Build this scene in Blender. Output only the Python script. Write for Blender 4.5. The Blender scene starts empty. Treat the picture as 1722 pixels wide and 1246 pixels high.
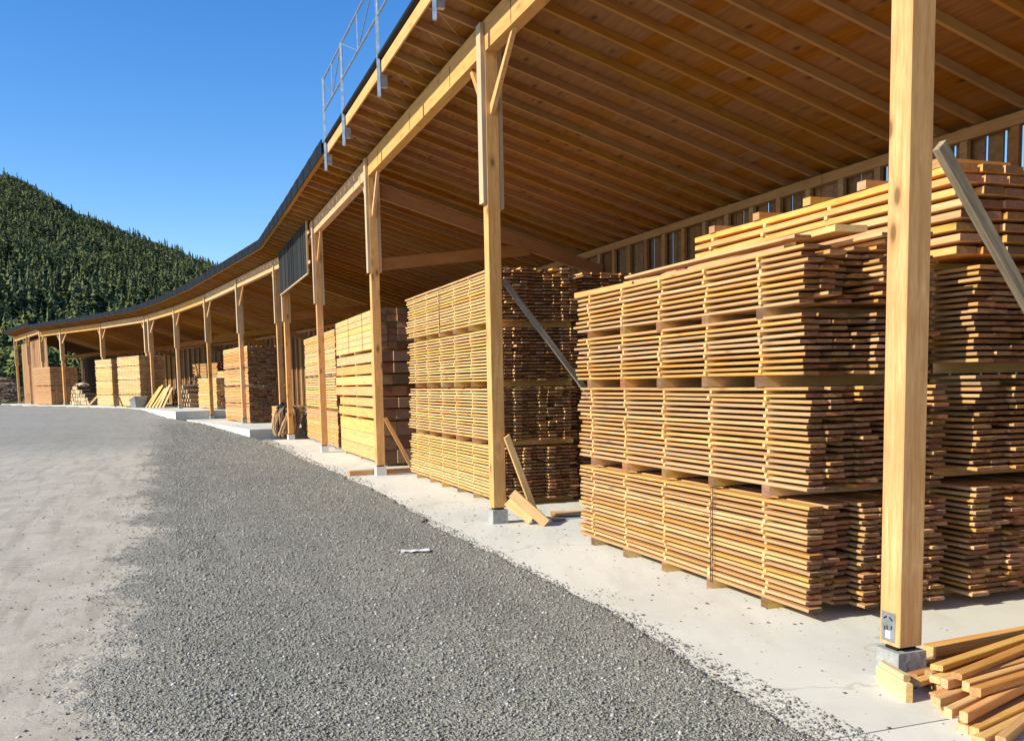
import bpy, math, random
import numpy as np
from mathutils import Vector, Matrix
rnd = random.Random(7)
C = bpy.context.scene.collection
SC = bpy.context.scene
R = math.radians

# ------------------------------------------------------------------ camera
cam = bpy.data.cameras.new('camera'); cam_ob = bpy.data.objects.new('camera', cam); C.objects.link(cam_ob)
cam.sensor_fit = 'HORIZONTAL'; cam.sensor_width = 36.0; cam.lens = 1600/1722*36
cam.shift_y = (795-623)/1722; cam.clip_start = 0.1; cam.clip_end = 9000
_p, _r = R(-5.4), R(1.06)
_F = Vector((0, math.cos(_p), math.sin(_p))); _U0 = Vector((0, -math.sin(_p), math.cos(_p))); _R0 = Vector((1, 0, 0))
_RR = _R0*math.cos(_r)-_U0*math.sin(_r); _UU = _R0*math.sin(_r)+_U0*math.cos(_r)
M = Matrix((_RR, _UU, -_F)).transposed().to_4x4(); M.translation = (0, 0, 1.6)
cam_ob.matrix_world = M
SC.camera = cam_ob
# ------------------------------------------------------------------ light
SUN_EL, SUN_TRAVEL = R(31), R(23.5)          # elevation; direction (from +X) the light travels towards
w = bpy.data.worlds.new('World'); SC.world = w; w.use_nodes = True
nt = w.node_tree; bg = nt.nodes['Background']
sky = nt.nodes.new('ShaderNodeTexSky'); sky.sky_type = 'NISHITA'; sky.sun_disc = False
sky.sun_elevation = SUN_EL; sky.air_density = 1.0; sky.dust_density = 0.25; sky.ozone_density = 3.0
_sx, _sy = -math.cos(SUN_TRAVEL), -math.sin(SUN_TRAVEL)
sky.sun_rotation = math.atan2(_sx, _sy)
hsv = nt.nodes.new('ShaderNodeHueSaturation'); hsv.inputs['Saturation'].default_value = 1.34; hsv.inputs['Value'].default_value = 1.95; hsv.inputs['Hue'].default_value = .509
nt.links.new(sky.outputs[0], hsv.inputs['Color']); 
nt.links.new(hsv.outputs[0], bg.inputs[0]); bg.inputs[1].default_value = 0.075
sun = bpy.data.lights.new('sun', 'SUN'); sun.energy = 4.8; sun.angle = R(0.5); sun.color = (1.0, 0.915, 0.72)
sun_ob = bpy.data.objects.new('sun', sun); C.objects.link(sun_ob)
_L = Vector((math.cos(SUN_TRAVEL)*math.cos(SUN_EL), math.sin(SUN_TRAVEL)*math.cos(SUN_EL), -math.sin(SUN_EL)))
sun_ob.rotation_euler = _L.to_track_quat('-Z', 'Y').to_euler(); sun_ob.location = (-20, -10, 30)
SC.view_settings.view_transform = 'Standard'; SC.view_settings.look = 'None'
SC.view_settings.exposure = 0.5; SC.view_settings.gamma = 1.0
SC.cycles.max_bounces = 8; SC.cycles.diffuse_bounces = 5; SC.cycles.use_denoising = True

# ------------------------------------------------------------------ materials
def nmat(name):
    m = bpy.data.materials.new(name); m.use_nodes = True
    t = m.node_tree; b = t.nodes['Principled BSDF']
    return m, t, b
def N(t, kind, **kw):
    n = t.nodes.new(kind)
    for k, v in kw.items():
        if k.startswith('i_'):
            key = k[2:]; n.inputs[int(key) if key.isdigit() else key].default_value = v
        else: setattr(n, k, v)
    return n
def ramp(t, src, stops):
    r = t.nodes.new('ShaderNodeValToRGB'); e = r.color_ramp.elements
    while len(e) < len(stops): e.new(0.5)
    for k, (p, c) in enumerate(stops):
        e[k].position = p; e[k].color = (c, c, c, 1) if isinstance(c, (int, float)) else (*c, 1)
    t.links.new(src, r.inputs[0]); return r.outputs[0]
def mix(t, f, a, b, mode='MIX'):
    m = t.nodes.new('ShaderNodeMix'); m.data_type = 'RGBA'; m.blend_type = mode
    for sock, v in ((m.inputs[0], f), (m.inputs[6], a), (m.inputs[7], b)):
        if hasattr(v, 'is_linked') or hasattr(v, 'links'): t.links.new(v, sock)
        elif isinstance(v, (int, float)): sock.default_value = v
        else: sock.default_value = (*v, 1)
    return m.outputs[2]
def math_(t, op, a, b=None):
    n = t.nodes.new('ShaderNodeMath'); n.operation = op
    for k, v in enumerate((a, b)):
        if v is None: continue
        if isinstance(v, (int, float)): n.inputs[k].default_value = v
        else: t.links.new(v, n.inputs[k])
    return n.outputs[0]
def rand_value(t):
    g = N(t, 'ShaderNodeNewGeometry'); o = N(t, 'ShaderNodeObjectInfo')
    return math_(t, 'FRACT', math_(t, 'ADD', math_(t, 'MULTIPLY', o.outputs['Random'], 7.31), g.outputs['Random Per Island']))
AX = {'X': (1.0, 14, 14), 'Y': (14, 1.0, 14), 'Z': (14, 14, 1.0)}
def wood(name, light, dark, axis='X', var=0.35, knots=0.5, rough=0.75, grain=1.0, stain=None, stain_amt=0.0, hue=0.012, blotch=0.2, grey=0.0):
    m, t, b = nmat(name)
    rv = rand_value(t)
    tc = N(t, 'ShaderNodeTexCoord')
    off = N(t, 'ShaderNodeCombineXYZ')
    for k, s in enumerate((37., 53., 71.)): t.links.new(math_(t, 'MULTIPLY', rv, s), off.inputs[k])
    add = N(t, 'ShaderNodeVectorMath', operation='ADD'); t.links.new(tc.outputs['Object'], add.inputs[0]); t.links.new(off.outputs[0], add.inputs[1])
    mp = N(t, 'ShaderNodeMapping'); mp.inputs['Scale'].default_value = AX[axis]; t.links.new(add.outputs[0], mp.inputs[0])
    no = N(t, 'ShaderNodeTexNoise', i_Scale=1.6*grain, i_Detail=6.0, i_Roughness=0.62, i_Distortion=0.6); t.links.new(mp.outputs[0], no.inputs[0])
    no2 = N(t, 'ShaderNodeTexNoise', i_Scale=7.5*grain, i_Detail=3.0, i_Roughness=0.6); t.links.new(mp.outputs[0], no2.inputs[0])
    g = math_(t, 'ADD', math_(t, 'MULTIPLY', no.outputs[0], 0.65), math_(t, 'MULTIPLY', no2.outputs[0], 0.35))
    gf = ramp(t, g, ((0.36, 0.0), (0.62, 1.0)))
    col = mix(t, gf, dark, light)
    # broad blotches
    nb = N(t, 'ShaderNodeTexNoise', i_Scale=2.3, i_Detail=2.0); t.links.new(add.outputs[0], nb.inputs[0])
    col = mix(t, math_(t, 'MULTIPLY', ramp(t, nb.outputs[0], ((0.4, 0.0), (0.7, 1.0))), blotch), col, dark)
    if stain is not None:
        ns = N(t, 'ShaderNodeTexNoise', i_Scale=0.9, i_Detail=5.0, i_Roughness=0.7); t.links.new(mp.outputs[0], ns.inputs[0])
        col = mix(t, math_(t, 'MULTIPLY', ramp(t, ns.outputs[0], ((0.42, 0.0), (0.6, 1.0))), stain_amt), col, stain)
    if knots > 0:
        mk = N(t, 'ShaderNodeMapping'); mk.inputs['Scale'].default_value = tuple(0.45 if a == 1.0 else 1.0 for a in AX[axis]); t.links.new(add.outputs[0], mk.inputs[0])
        v = N(t, 'ShaderNodeTexVoronoi', i_Scale=5.5); t.links.new(mk.outputs[0], v.inputs[0])
        kf = ramp(t, v.outputs['Distance'], ((0.085, 1.0), (0.15, 0.4), (0.27, 0.0)))
        col = mix(t, math_(t, 'MULTIPLY', kf, knots), col, tuple(c*0.32 for c in dark))
    if grey: col = mix(t, math_(t, 'MULTIPLY', ramp(t, math_(t, 'FRACT', math_(t, 'MULTIPLY', rv, 29.3)), ((1-grey, 0.0), (1.0, 1.0))), .7), col, (0.29, 0.19, 0.105))
    hs = N(t, 'ShaderNodeHueSaturation'); t.links.new(col, hs.inputs['Color'])
    t.links.new(math_(t, 'ADD', math_(t, 'MULTIPLY', rv, var), 1-var/2), hs.inputs['Value'])
    r2 = math_(t, 'FRACT', math_(t, 'MULTIPLY', rv, 13.7))
    t.links.new(math_(t, 'ADD', math_(t, 'MULTIPLY', r2, hue*2), 0.5-hue), hs.inputs['Hue'])
    t.links.new(math_(t, 'ADD', math_(t, 'MULTIPLY', math_(t, 'FRACT', math_(t, 'MULTIPLY', rv, 5.3)), 0.24), 0.88), hs.inputs['Saturation'])
    t.links.new(hs.outputs[0], b.inputs['Base Color'])
    b.inputs['Roughness'].default_value = rough; b.inputs['Specular IOR Level'].default_value = 0.25
    bp = N(t, 'ShaderNodeBump', i_Strength=0.25, i_Distance=0.004); t.links.new(g, bp.inputs['Height']); t.links.new(bp.outputs[0], b.inputs['Normal'])
    return m
PINE_L, PINE_D = (0.70, 0.41, 0.165), (0.49, 0.255, 0.085)
M_ = {}
M_['pine'] = wood('fresh_pine', PINE_L, PINE_D)
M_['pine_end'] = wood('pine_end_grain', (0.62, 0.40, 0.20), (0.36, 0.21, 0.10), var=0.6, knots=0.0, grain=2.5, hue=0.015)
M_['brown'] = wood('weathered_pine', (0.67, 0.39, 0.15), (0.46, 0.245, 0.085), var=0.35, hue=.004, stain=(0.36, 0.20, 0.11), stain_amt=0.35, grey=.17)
M_['brown_end'] = wood('weathered_shaded_end_grain', (0.33, 0.165, 0.082), (0.14, 0.064, 0.032), var=0.8, knots=0, grain=2.5, stain=(0.16, 0.09, 0.055), stain_amt=0.6, hue=0.02)  # weathered ends, darkened further to hold the shade on the board ends
M_['pale'] = wood('pale_pine', (0.73, 0.47, 0.205), (0.56, 0.325, 0.12), var=0.22)
M_['bright'] = wood('bright_sawn_pine', (0.80, 0.58, 0.29), (0.64, 0.43, 0.18), var=0.2)
M_['stick'] = wood('stacking_strip', (0.80, 0.55, 0.24), (0.62, 0.38, 0.13), axis='Y', var=0.3, knots=0.1)
M_['post'] = wood('planed_post_wood', (0.73, 0.44, 0.195), (0.48, 0.235, 0.082), axis='Z', var=0.12, knots=0.9, grain=1.6, blotch=0.5, hue=.004)
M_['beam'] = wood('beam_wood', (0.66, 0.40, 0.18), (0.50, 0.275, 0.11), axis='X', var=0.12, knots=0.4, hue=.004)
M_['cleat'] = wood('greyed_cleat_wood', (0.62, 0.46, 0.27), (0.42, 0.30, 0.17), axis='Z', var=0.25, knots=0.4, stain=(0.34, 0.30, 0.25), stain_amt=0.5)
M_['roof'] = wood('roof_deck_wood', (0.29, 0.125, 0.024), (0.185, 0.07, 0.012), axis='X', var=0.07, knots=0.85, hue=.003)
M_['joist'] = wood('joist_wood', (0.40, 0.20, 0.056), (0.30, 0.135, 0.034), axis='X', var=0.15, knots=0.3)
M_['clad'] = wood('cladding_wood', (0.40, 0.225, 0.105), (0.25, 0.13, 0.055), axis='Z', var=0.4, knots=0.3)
M_['grey'] = wood('weathered_grey_plank', (0.36, 0.30, 0.22), (0.17, 0.135, 0.10), axis='X', var=0.2, knots=0.3, stain=(0.10, 0.08, 0.06), stain_amt=0.7)
M_['offcut'] = wood('bleached_offcut', (0.66, 0.53, 0.36), (0.50, 0.37, 0.22), var=0.2)
M_['clad_dark'] = wood('shaded_cladding_wood', (0.27, 0.155, 0.07), (0.15, 0.08, 0.035), axis='Z', var=0.5, knots=0.3)  # darker copy of the cladding, back wall's shade put into its colour
M_['soot'] = wood('black_stained_board', (0.030, 0.031, 0.030), (0.012, 0.013, 0.013), axis='Z', var=0.7, knots=0.0, rough=0.6)
M_['red'] = wood('reddish_board', (0.50, 0.29, 0.145), (0.37, 0.20, 0.09), axis='X', var=0.2)
M_['bark'] = wood('bark_edging', (0.52, 0.36, 0.21), (0.19, 0.115, 0.065), axis='X', var=1.0, knots=0.0, rough=0.9)
M_['log'] = wood('firewood', (0.30, 0.21, 0.13), (0.10, 0.07, 0.045), axis='X', var=0.9, knots=0, rough=0.9)
M_['log_end'] = wood('firewood_cut_end', (0.56, 0.42, 0.26), (0.38, 0.26, 0.15), axis='X', var=0.5, knots=0)
M_['twig'] = wood('brushwood', (0.24, 0.165, 0.115), (0.10, 0.065, 0.05), axis='X', var=0.9, knots=0, rough=0.95)
def plain(name, col, rough=0.6, metal=0.0, noise=0.25, scale=9.0, bump=0.0):
    m, t, b = nmat(name)
    tc = N(t, 'ShaderNodeTexCoord'); no = N(t, 'ShaderNodeTexNoise', i_Scale=scale, i_Detail=5.0, i_Roughness=0.65); t.links.new(tc.outputs['Object'], no.inputs[0])
    c = mix(t, ramp(t, no.outputs[0], ((0.35, 0.0), (0.68, 1.0))), tuple(x*(1-noise) for x in col), tuple(min(1, x*(1+noise*0.5)) for x in col))
    t.links.new(c, b.inputs['Base Color']); b.inputs['Roughness'].default_value = rough; b.inputs['Metallic'].default_value = metal
    if max(col) < .03: b.inputs['Specular IOR Level'].default_value = .2
    if bump:
        bp = N(t, 'ShaderNodeBump', i_Strength=0.6, i_Distance=bump); t.links.new(no.outputs[0], bp.inputs['Height']); t.links.new(bp.outputs[0], b.inputs['Normal'])
    return m
M_['metal'] = plain('galvanised_steel', (0.50, 0.53, 0.55), 0.42, 0.85, 0.3, 14)
M_['dark_metal'] = plain('dark_roof_sheet', (0.007, 0.009, 0.012), 0.6, 0.0, 0.4, 3)
M_['block'] = plain('cast_concrete_block', (0.36, 0.365, 0.35), 0.9, 0, 0.3, 16, 0.01)
M_['block_white'] = plain('whitewashed_block', (0.62, 0.62, 0.60), 0.85, 0, 0.15, 16, 0.006)
M_['strap'] = plain('black_strapping', (0.02, 0.02, 0.02), 0.5)
M_['plastic'] = plain('black_plastic', (0.012, 0.012, 0.014), 0.35, 0, 0.3, 12, 0.02)
M_['paper'] = plain('white_paper', (0.75, 0.77, 0.80), 0.8, 0, 0.1)
M_['tarp'] = plain('pale_tarp', (0.62, 0.55, 0.42), 0.7, 0, 0.3, 5, 0.03)
M_['grey_tub'] = plain('grey_metal_tub', (0.22, 0.24, 0.26), 0.5, 0.2, 0.3, 5)
M_['dark_gap'] = plain('dark_hole', (0.02, 0.017, 0.015), 0.9)

# ------------------------------------------------------------------ mesh helper
class MB:
    def __init__(s): s.v = []; s.f = []; s.mi = []
    def hexa(s, p, mats=(0,)*6):
        "p: 8 points, bottom loop 0-3 then top loop 4-7 (counter-clockwise from above)"
        o = len(s.v); s.v += [tuple(q) for q in p]
        fs = ((0, 3, 2, 1), (4, 5, 6, 7), (0, 1, 5, 4), (1, 2, 6, 5), (2, 3, 7, 6), (3, 0, 4, 7))
        s.f += [tuple(o+k for k in f) for f in fs]; s.mi += list(mats)
    def box(s, x0, y0, z0, x1, y1, z1, m=0, endm=None):
        e = m if endm is None else endm
        s.hexa(((x0, y0, z0), (x1, y0, z0), (x1, y1, z0), (x0, y1, z0), (x0, y0, z1), (x1, y0, z1), (x1, y1, z1), (x0, y1, z1)), (m, m, m, e, m, e))
    def bar(s, a, b, wd, ht, up=(0, 0, 1), m=0, endm=None, taper=1.0):
        a, b = Vector(a), Vector(b); x = (b-a).normalized(); u = Vector(up)
        y = u.cross(x)
        if y.length < 1e-4: y = Vector((0, 1, 0)).cross(x)
        y.normalize(); z = x.cross(y); e = m if endm is None else endm
        P = []
        for dz in (-1, 1):
            for (q, dy) in ((a, -1), (b, -1), (b, 1), (a, 1)):
                k = taper if q is b else 1.0
                P.append(q+y*dy*wd/2*k+z*dz*ht/2*k)
        s.hexa(P, (m, m, m, e, m, e))
    def tube(s, pts, r, n=8, m=0, capm=None, rad=None):
        pts = [Vector(p) for p in pts]; o = len(s.v); K = len(pts)
        prev = None
        for i, p in enumerate(pts):
            t = (pts[min(i+1, K-1)]-pts[max(i-1, 0)]).normalized()
            a = prev if prev is not None else (Vector((0, 0, 1)) if abs(t.z) < .9 else Vector((1, 0, 0)))
            y = (a-t*a.dot(t)).normalized(); prev = y; z = t.cross(y)
            rr = r if rad is None else rad[i]
            for k in range(n):
                an = 2*math.pi*k/n; s.v.append(tuple(p+y*math.cos(an)*rr+z*math.sin(an)*rr))
        for i in range(K-1):
            for k in range(n):
                s.f.append((o+i*n+k, o+i*n+(k+1) % n, o+(i+1)*n+(k+1) % n, o+(i+1)*n+k)); s.mi.append(m)
        c = m if capm is None else capm
        s.f.append(tuple(o+k for k in reversed(range(n)))); s.mi.append(c)
        s.f.append(tuple(o+(K-1)*n+k for k in range(n))); s.mi.append(c)
    def board(s, x0, x1, y0, y1, z0, z1, bow=0.003, seg=6, r=rnd, m=0, endm=1, skew=0.0):
        "sawn board along x, slightly bowed, end faces in slot endm"
        o = len(s.v); a1, a2 = r.uniform(-bow, bow), r.uniform(-bow, bow); ph = r.uniform(0, 6.28)
        w1 = r.uniform(-skew, skew); c = min(0.004, (z1-z0)*.2); e0, e1 = r.uniform(-.008, .008), r.uniform(-.008, .008)
        for i in range(seg+1):
            f = i/seg; x = x0+(x1-x0)*f; dz = a1*math.sin(f*math.pi*2+ph)+a2*math.sin(f*math.pi); dy = w1*(f-.5)+a2*math.cos(f*5+ph)
            sk = e1 if i == seg else (e0 if i == 0 else 0)
            for (yy, zz) in ((y0, z0+c), (y0+c, z0), (y1-c, z0), (y1, z0+c), (y1, z1-c), (y1-c, z1), (y0+c, z1), (y0, z1-c)):
                s.v.append((x+(sk if yy > (y0+y1)/2 else -sk), yy+dy, zz+dz))
        for i in range(seg):
            for k in range(8):
                s.f.append((o+i*8+k, o+i*8+(k+1) % 8, o+(i+1)*8+(k+1) % 8, o+(i+1)*8+k)); s.mi.append(m)
        s.f.append(tuple(o+k for k in reversed(range(8)))); s.mi.append(endm)
        s.f.append(tuple(o+seg*8+k for k in range(8))); s.mi.append(endm)
    def build(s, name, mats, parent=None, loc=None, rot=None, smooth=False):
        me = bpy.data.meshes.new(name); me.from_pydata(s.v, [], s.f)
        for m in (mats if isinstance(mats, (list, tuple)) else [mats]): me.materials.append(M_[m] if isinstance(m, str) else m)
        nm = len(me.materials)
        me.polygons.foreach_set('material_index', [min(k, nm-1) for k in s.mi])
        if smooth: me.polygons.foreach_set('use_smooth', [True]*len(s.f))
        me.update()
        o = bpy.data.objects.new(name, me); C.objects.link(o)
        if parent: o.parent = parent
        if loc is not None: o.location = loc
        if rot is not None: o.rotation_euler = rot
        return o
def tag(o, label=None, cat=None, group=None, kind=None):
    if label: o['label'] = label
    if cat: o['category'] = cat
    if group: o['group'] = group
    if kind: o['kind'] = kind
    return o
def thing(name, label, cat, loc=(0, 0, 0), rz=0.0, group=None):
    o = bpy.data.objects.new(name, None); C.objects.link(o); o.location = loc; o.rotation_euler = (0, 0, rz)
    o.empty_display_size = 0.1
    return tag(o, label, cat, group)

# ------------------------------------------------------------------ the row of posts: every 6.5 m, bending slowly
ROW = [(8.46, -13.9), (6.29, -7.77), (4.12, -1.64), (2.05, 4.95), (-.17, 10.85), (-2.35, 16.95), (-4.54, 23.07), (-6.73, 29.07),
       (-9.76, 34.9), (-12.7, 40.5), (-16.0, 46.2), (-19.5, 51.6), (-24.0, 56.6), (-28.4, 60.9), (-30.9, 63.4), (-34.1, 68.0), (-37.55, 73.0)]
FIRST = 4                                            # index of the post beside the second stack, s = 0 there
ROWV = [Vector((x, y)) for x, y in ROW]
DIRS = [(ROWV[i+1]-ROWV[i]).normalized() for i in range(len(ROWV)-1)]
NRM = [Vector((d.y, -d.x)) for d in DIRS]            # into the shed
CUM = [0.0]
for i in range(len(DIRS)): CUM.append(CUM[-1]+(ROWV[i+1]-ROWV[i]).length)
CUM = [c-CUM[FIRST] for c in CUM]
def miter(i):
    if i == 0: return NRM[0]
    if i >= len(NRM): return NRM[-1]
    a, b = NRM[i-1], NRM[i]; return (a+b)/(1+a.dot(b))
def vert_pt(i, n): q = ROWV[i]+miter(i)*n; return q
def bay_pt(i, f, n):
    "point at fraction f of bay i, offset n, on the mitred strip"
    return vert_pt(i, n).lerp(vert_pt(i+1, n), f)
def slab_z(i): return 0.0 if i <= 7 else (0.31 if i <= 9 else (0.66 if i <= 11 else 0.71))
TH = math.atan2(-DIRS[4].x, DIRS[4].y)               # near direction
ND, NN = DIRS[4], NRM[4]; ORG = ROWV[4]
def at(n, d, z=0.0): q = ORG+NN*n+ND*d; return Vector((q.x, q.y, z))

# ------------------------------------------------------------------ ground, slabs
def row_sn(X, Y):
    "distance along the row (s) and off it (n, positive into the shed) for arrays of world points"
    best = np.full(X.shape, 1e9); S = np.zeros(X.shape); NV = np.zeros(X.shape)
    for i, d in enumerate(DIRS):
        dx, dy = X-ROW[i][0], Y-ROW[i][1]; L = CUM[i+1]-CUM[i]
        a = dx*d.x+dy*d.y; n = dx*d.y-dy*d.x
        lo = -1e9 if i == 0 else 0.0; hi = 1e9 if i == len(DIRS)-1 else L
        ac = np.clip(a, lo, hi); dist = np.hypot(a-ac, n)
        m = dist < best; best[m] = dist[m]; S[m] = (CUM[i]+ac)[m]; NV[m] = (np.sign(n)*np.maximum(dist, 1e-9))[m]
    return S, NV
_rs = np.random.RandomState(3)
def vnoise(X, Y, seed=0):
    "smooth value noise, period free"
    def h(i, j): 
        q = np.sin(i*127.1+j*311.7+seed*74.7)*43758.5453; return q-np.floor(q)
    i, j = np.floor(X), np.floor(Y); u, v = X-i, Y-j; u, v = u*u*(3-2*u), v*v*(3-2*v)
    return (h(i, j)*(1-u)+h(i+1, j)*u)*(1-v)+(h(i, j+1)*(1-u)+h(i+1, j+1)*u)*v
def fbm(X, Y, seed=0, o=4):
    return sum(vnoise(X*2**k, Y*2**k, seed+k)/2**(k+1) for k in range(o))
def ground_z(X, Y):
    s, n = row_sn(X, Y)
    base = np.interp(s, [-30, 0, 10, 19, 23, 27.5, 33, 36, 40, 60, 90, 300], [0, .01, .01, .04, .12, .25, .34, .44, .62, .70, .74, 1.5])
    edge = np.interp(s, [-8, -4, 0, 4, 8, 16, 19.5, 24, 30, 34, 38, 45, 60], [-1.02, -.80, -.74, -.64, -.72, -.95, -1.0, -1.05, -1.15, -1.5, -1.5, -1.3, -1.2])
    e = edge+(fbm(s*3.1, n*3.1, 5)-.45)*.16+(fbm(s*.7, n*.7, 15)-.45)*.14
    bumps = (fbm(X*1.3, Y*1.3, 1)-.5)*.035+(fbm(X*5, Y*5, 8)-.5)*.022
    fade = np.clip((n-e)/.10, 0, 1)                       # gravel thins out over the slab edge and dives beneath it
    tucked = base-.35-np.clip(n, 0, 1)*.0
    z = (base+.012+bumps*np.clip((e-n)/.5+.15, 0, 1)*np.clip((n+4.4)/1.2, .3, 1))*(1-fade)+tucked*fade
    far = np.clip((np.hypot(X, Y)-110)/400, 0, 1)
    return z+far*3.0
def axis(parts):
    out = [parts[0][0]]
    for a, b, st0, st1 in parts:
        x, k = a, st0
        nst = max(1, int(abs(b-a)/((st0+st1)/2)))
        g = (st1/st0)**(1/max(1, nst-1)) if nst > 1 else 1
        steps = [st0*g**q for q in range(nst)]; sc = (b-a)/sum(steps)
        for q in steps: x += q*sc; out.append(x)
    return np.array(out)
nx = axis([(-2500, -120, 500, 30), (-120, -6, 8, .3), (-6, -1.6, .11, .07), (-1.6, -.35, .028, .028), (-.35, 14, .5, 2), (14, 2500, 30, 500)])
dy = axis([(-400, -20, 80, 2), (-20, -8, 1, .1), (-8, 4, .05, .06), (4, 24, .08, .2), (24, 70, .3, .8), (70, 400, 3, 40), (400, 4000, 60, 500)])
GX, GD = np.meshgrid(nx, dy)
WX = ORG.x+NN.x*GX+ND.x*GD; WY = ORG.y+NN.y*GX+ND.y*GD
GZ = ground_z(WX, WY)
me = bpy.data.meshes.new('ground')
nr, nc = GX.shape
# local axes: x = -d (towards the camera), y = n
co = np.stack([-GD, GX, GZ], -1).reshape(-1, 3)
idx = np.arange(nr*nc).reshape(nr, nc)
fc = np.stack([idx[:-1, :-1], idx[:-1, 1:], idx[1:, 1:], idx[1:, :-1]], -1).reshape(-1, 4)
me.from_pydata(co.tolist(), [], fc.tolist()); me.polygons.foreach_set('use_smooth', [True]*len(me.polygons))
RZ = math.atan2(-ND.y, -ND.x)                           # rotation that maps local x to -d
ground = bpy.data.objects.new('ground', me); C.objects.link(ground)
ground.location = (ORG.x, ORG.y, 0); ground.rotation_euler = (0, 0, RZ)
tag(ground, 'grey crushed gravel yard with a pale dusty track along it', 'ground', kind='structure')

m, t, b = nmat('gravel_yard')
tc = N(t, 'ShaderNodeTexCoord'); OB = tc.outputs['Object']
sx = N(t, 'ShaderNodeSeparateXYZ'); t.links.new(OB, sx.inputs[0])
def tnoise(scale, detail=4.0, rough=.6, vec=OB, dist=0.0):
    n_ = N(t, 'ShaderNodeTexNoise', i_Scale=scale, i_Detail=detail, i_Roughness=rough, i_Distortion=dist); t.links.new(vec, n_.inputs[0]); return n_.outputs[0]
def tvor(scale, feat='F1', rnd_=1.0):
    v_ = N(t, 'ShaderNodeTexVoronoi', i_Scale=scale, feature=feat, i_Randomness=rnd_); t.links.new(OB, v_.inputs[0]); return v_
v1, v2, v3 = tvor(55), tvor(110), tvor(26)
def sep(c):
    s_ = N(t, 'ShaderNodeSeparateColor'); t.links.new(c, s_.inputs[0]); return s_.outputs[0]
cell = math_(t, 'ADD', math_(t, 'MULTIPLY', sep(v1.outputs['Color']), .6), math_(t, 'MULTIPLY', sep(v2.outputs['Color']), .4))
gcol = mix(t, ramp(t, cell, ((.15, 0.0), (.85, 1.0))), (0.116, 0.119, 0.098), (0.36, 0.364, 0.305))
gcol = mix(t, ramp(t, cell, ((.80, 0.0), (.88, 1.0))), gcol, (0.62, 0.61, 0.58))
gcol = mix(t, math_(t, 'MULTIPLY', ramp(t, tnoise(.9, 5, .65), ((.42, 0.0), (.68, 1.0))), .40), gcol, (0.37, 0.35, 0.305))
gcol = mix(t, math_(t, 'MULTIPLY', ramp(t, tnoise(.35, 3, .5), ((.4, 0.0), (.62, 1.0))), .35), gcol, (0.17, 0.17, 0.168))
mpr = N(t, 'ShaderNodeMapping'); mpr.inputs['Scale'].default_value = (0.10, 1.15, 1); mpr.inputs['Rotation'].default_value = (0, 0, .05); t.links.new(OB, mpr.inputs[0])
ruts = ramp(t, tnoise(1.0, 4, .55, vec=mpr.outputs[0], dist=.4), ((.44, 0.0), (.62, 1.0)))
gcol = mix(t, math_(t, 'MULTIPLY', ruts, .30), gcol, (0.39, 0.375, 0.315))
fine = tnoise(60, 6, .75)
scol = mix(t, ramp(t, tnoise(1.7, 6, .7, dist=.6), ((.36, 0.0), (.66, 1.0))), (0.41, 0.382, 0.318), (0.51, 0.477, 0.402))
scol = mix(t, math_(t, 'MULTIPLY', ramp(t, cell, ((.62, 0.0), (.8, 1.0))), math_(t, 'MULTIPLY', ramp(t, tnoise(2.6, 4, .7), ((.5, 0.0), (.62, 1.0))), .75)), scol, (0.16, 0.155, 0.145))
# tyre combs pressed into the dust: short dark ribs
mpt = N(t, 'ShaderNodeMapping'); mpt.inputs['Scale'].default_value = (.55, 5.0, 1); t.links.new(OB, mpt.inputs[0])
scol = mix(t, math_(t, 'MULTIPLY', ramp(t, tnoise(1.1, 3, .6, vec=mpt.outputs[0]), ((.50, 0.0), (.64, 1.0))), .5), scol, (0.30, 0.268, 0.215))
# two faint lanes of tyre tread
lane = None
wob = math_(t, 'MULTIPLY', math_(t, 'SUBTRACT', tnoise(.16, 3, .5), .5), 1.6)
for c_, w_ in ((4.75, .16), (6.3, .18), (5.25, .12)):
    a_ = math_(t, 'ABSOLUTE', math_(t, 'ADD', math_(t, 'ADD', sx.outputs[1], c_), math_(t, 'MULTIPLY', wob, 1.0 if c_ != 5.25 else -1.3)))
    q_ = ramp(t, math_(t, 'DIVIDE', a_, w_), ((.7, 1.0), (1.0, 0.0))); lane = q_ if lane is None else math_(t, 'MAXIMUM', lane, q_)
tread = ramp(t, math_(t, 'SINE', math_(t, 'MULTIPLY', math_(t, 'ADD', sx.outputs[0], math_(t, 'MULTIPLY', math_(t, 'ABSOLUTE', sx.outputs[1]), .5)), 52)), ((.35, 0.0), (.8, 1.0)))
lane = math_(t, 'MULTIPLY', math_(t, 'MULTIPLY', lane, math_(t, 'ADD', math_(t, 'MULTIPLY', tread, .8), .2)), ramp(t, tnoise(.8, 4, .6), ((.42, 0.0), (.6, 1.0))))
scol = mix(t, math_(t, 'MULTIPLY', lane, .55), scol, (0.27, 0.245, 0.20))
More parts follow.
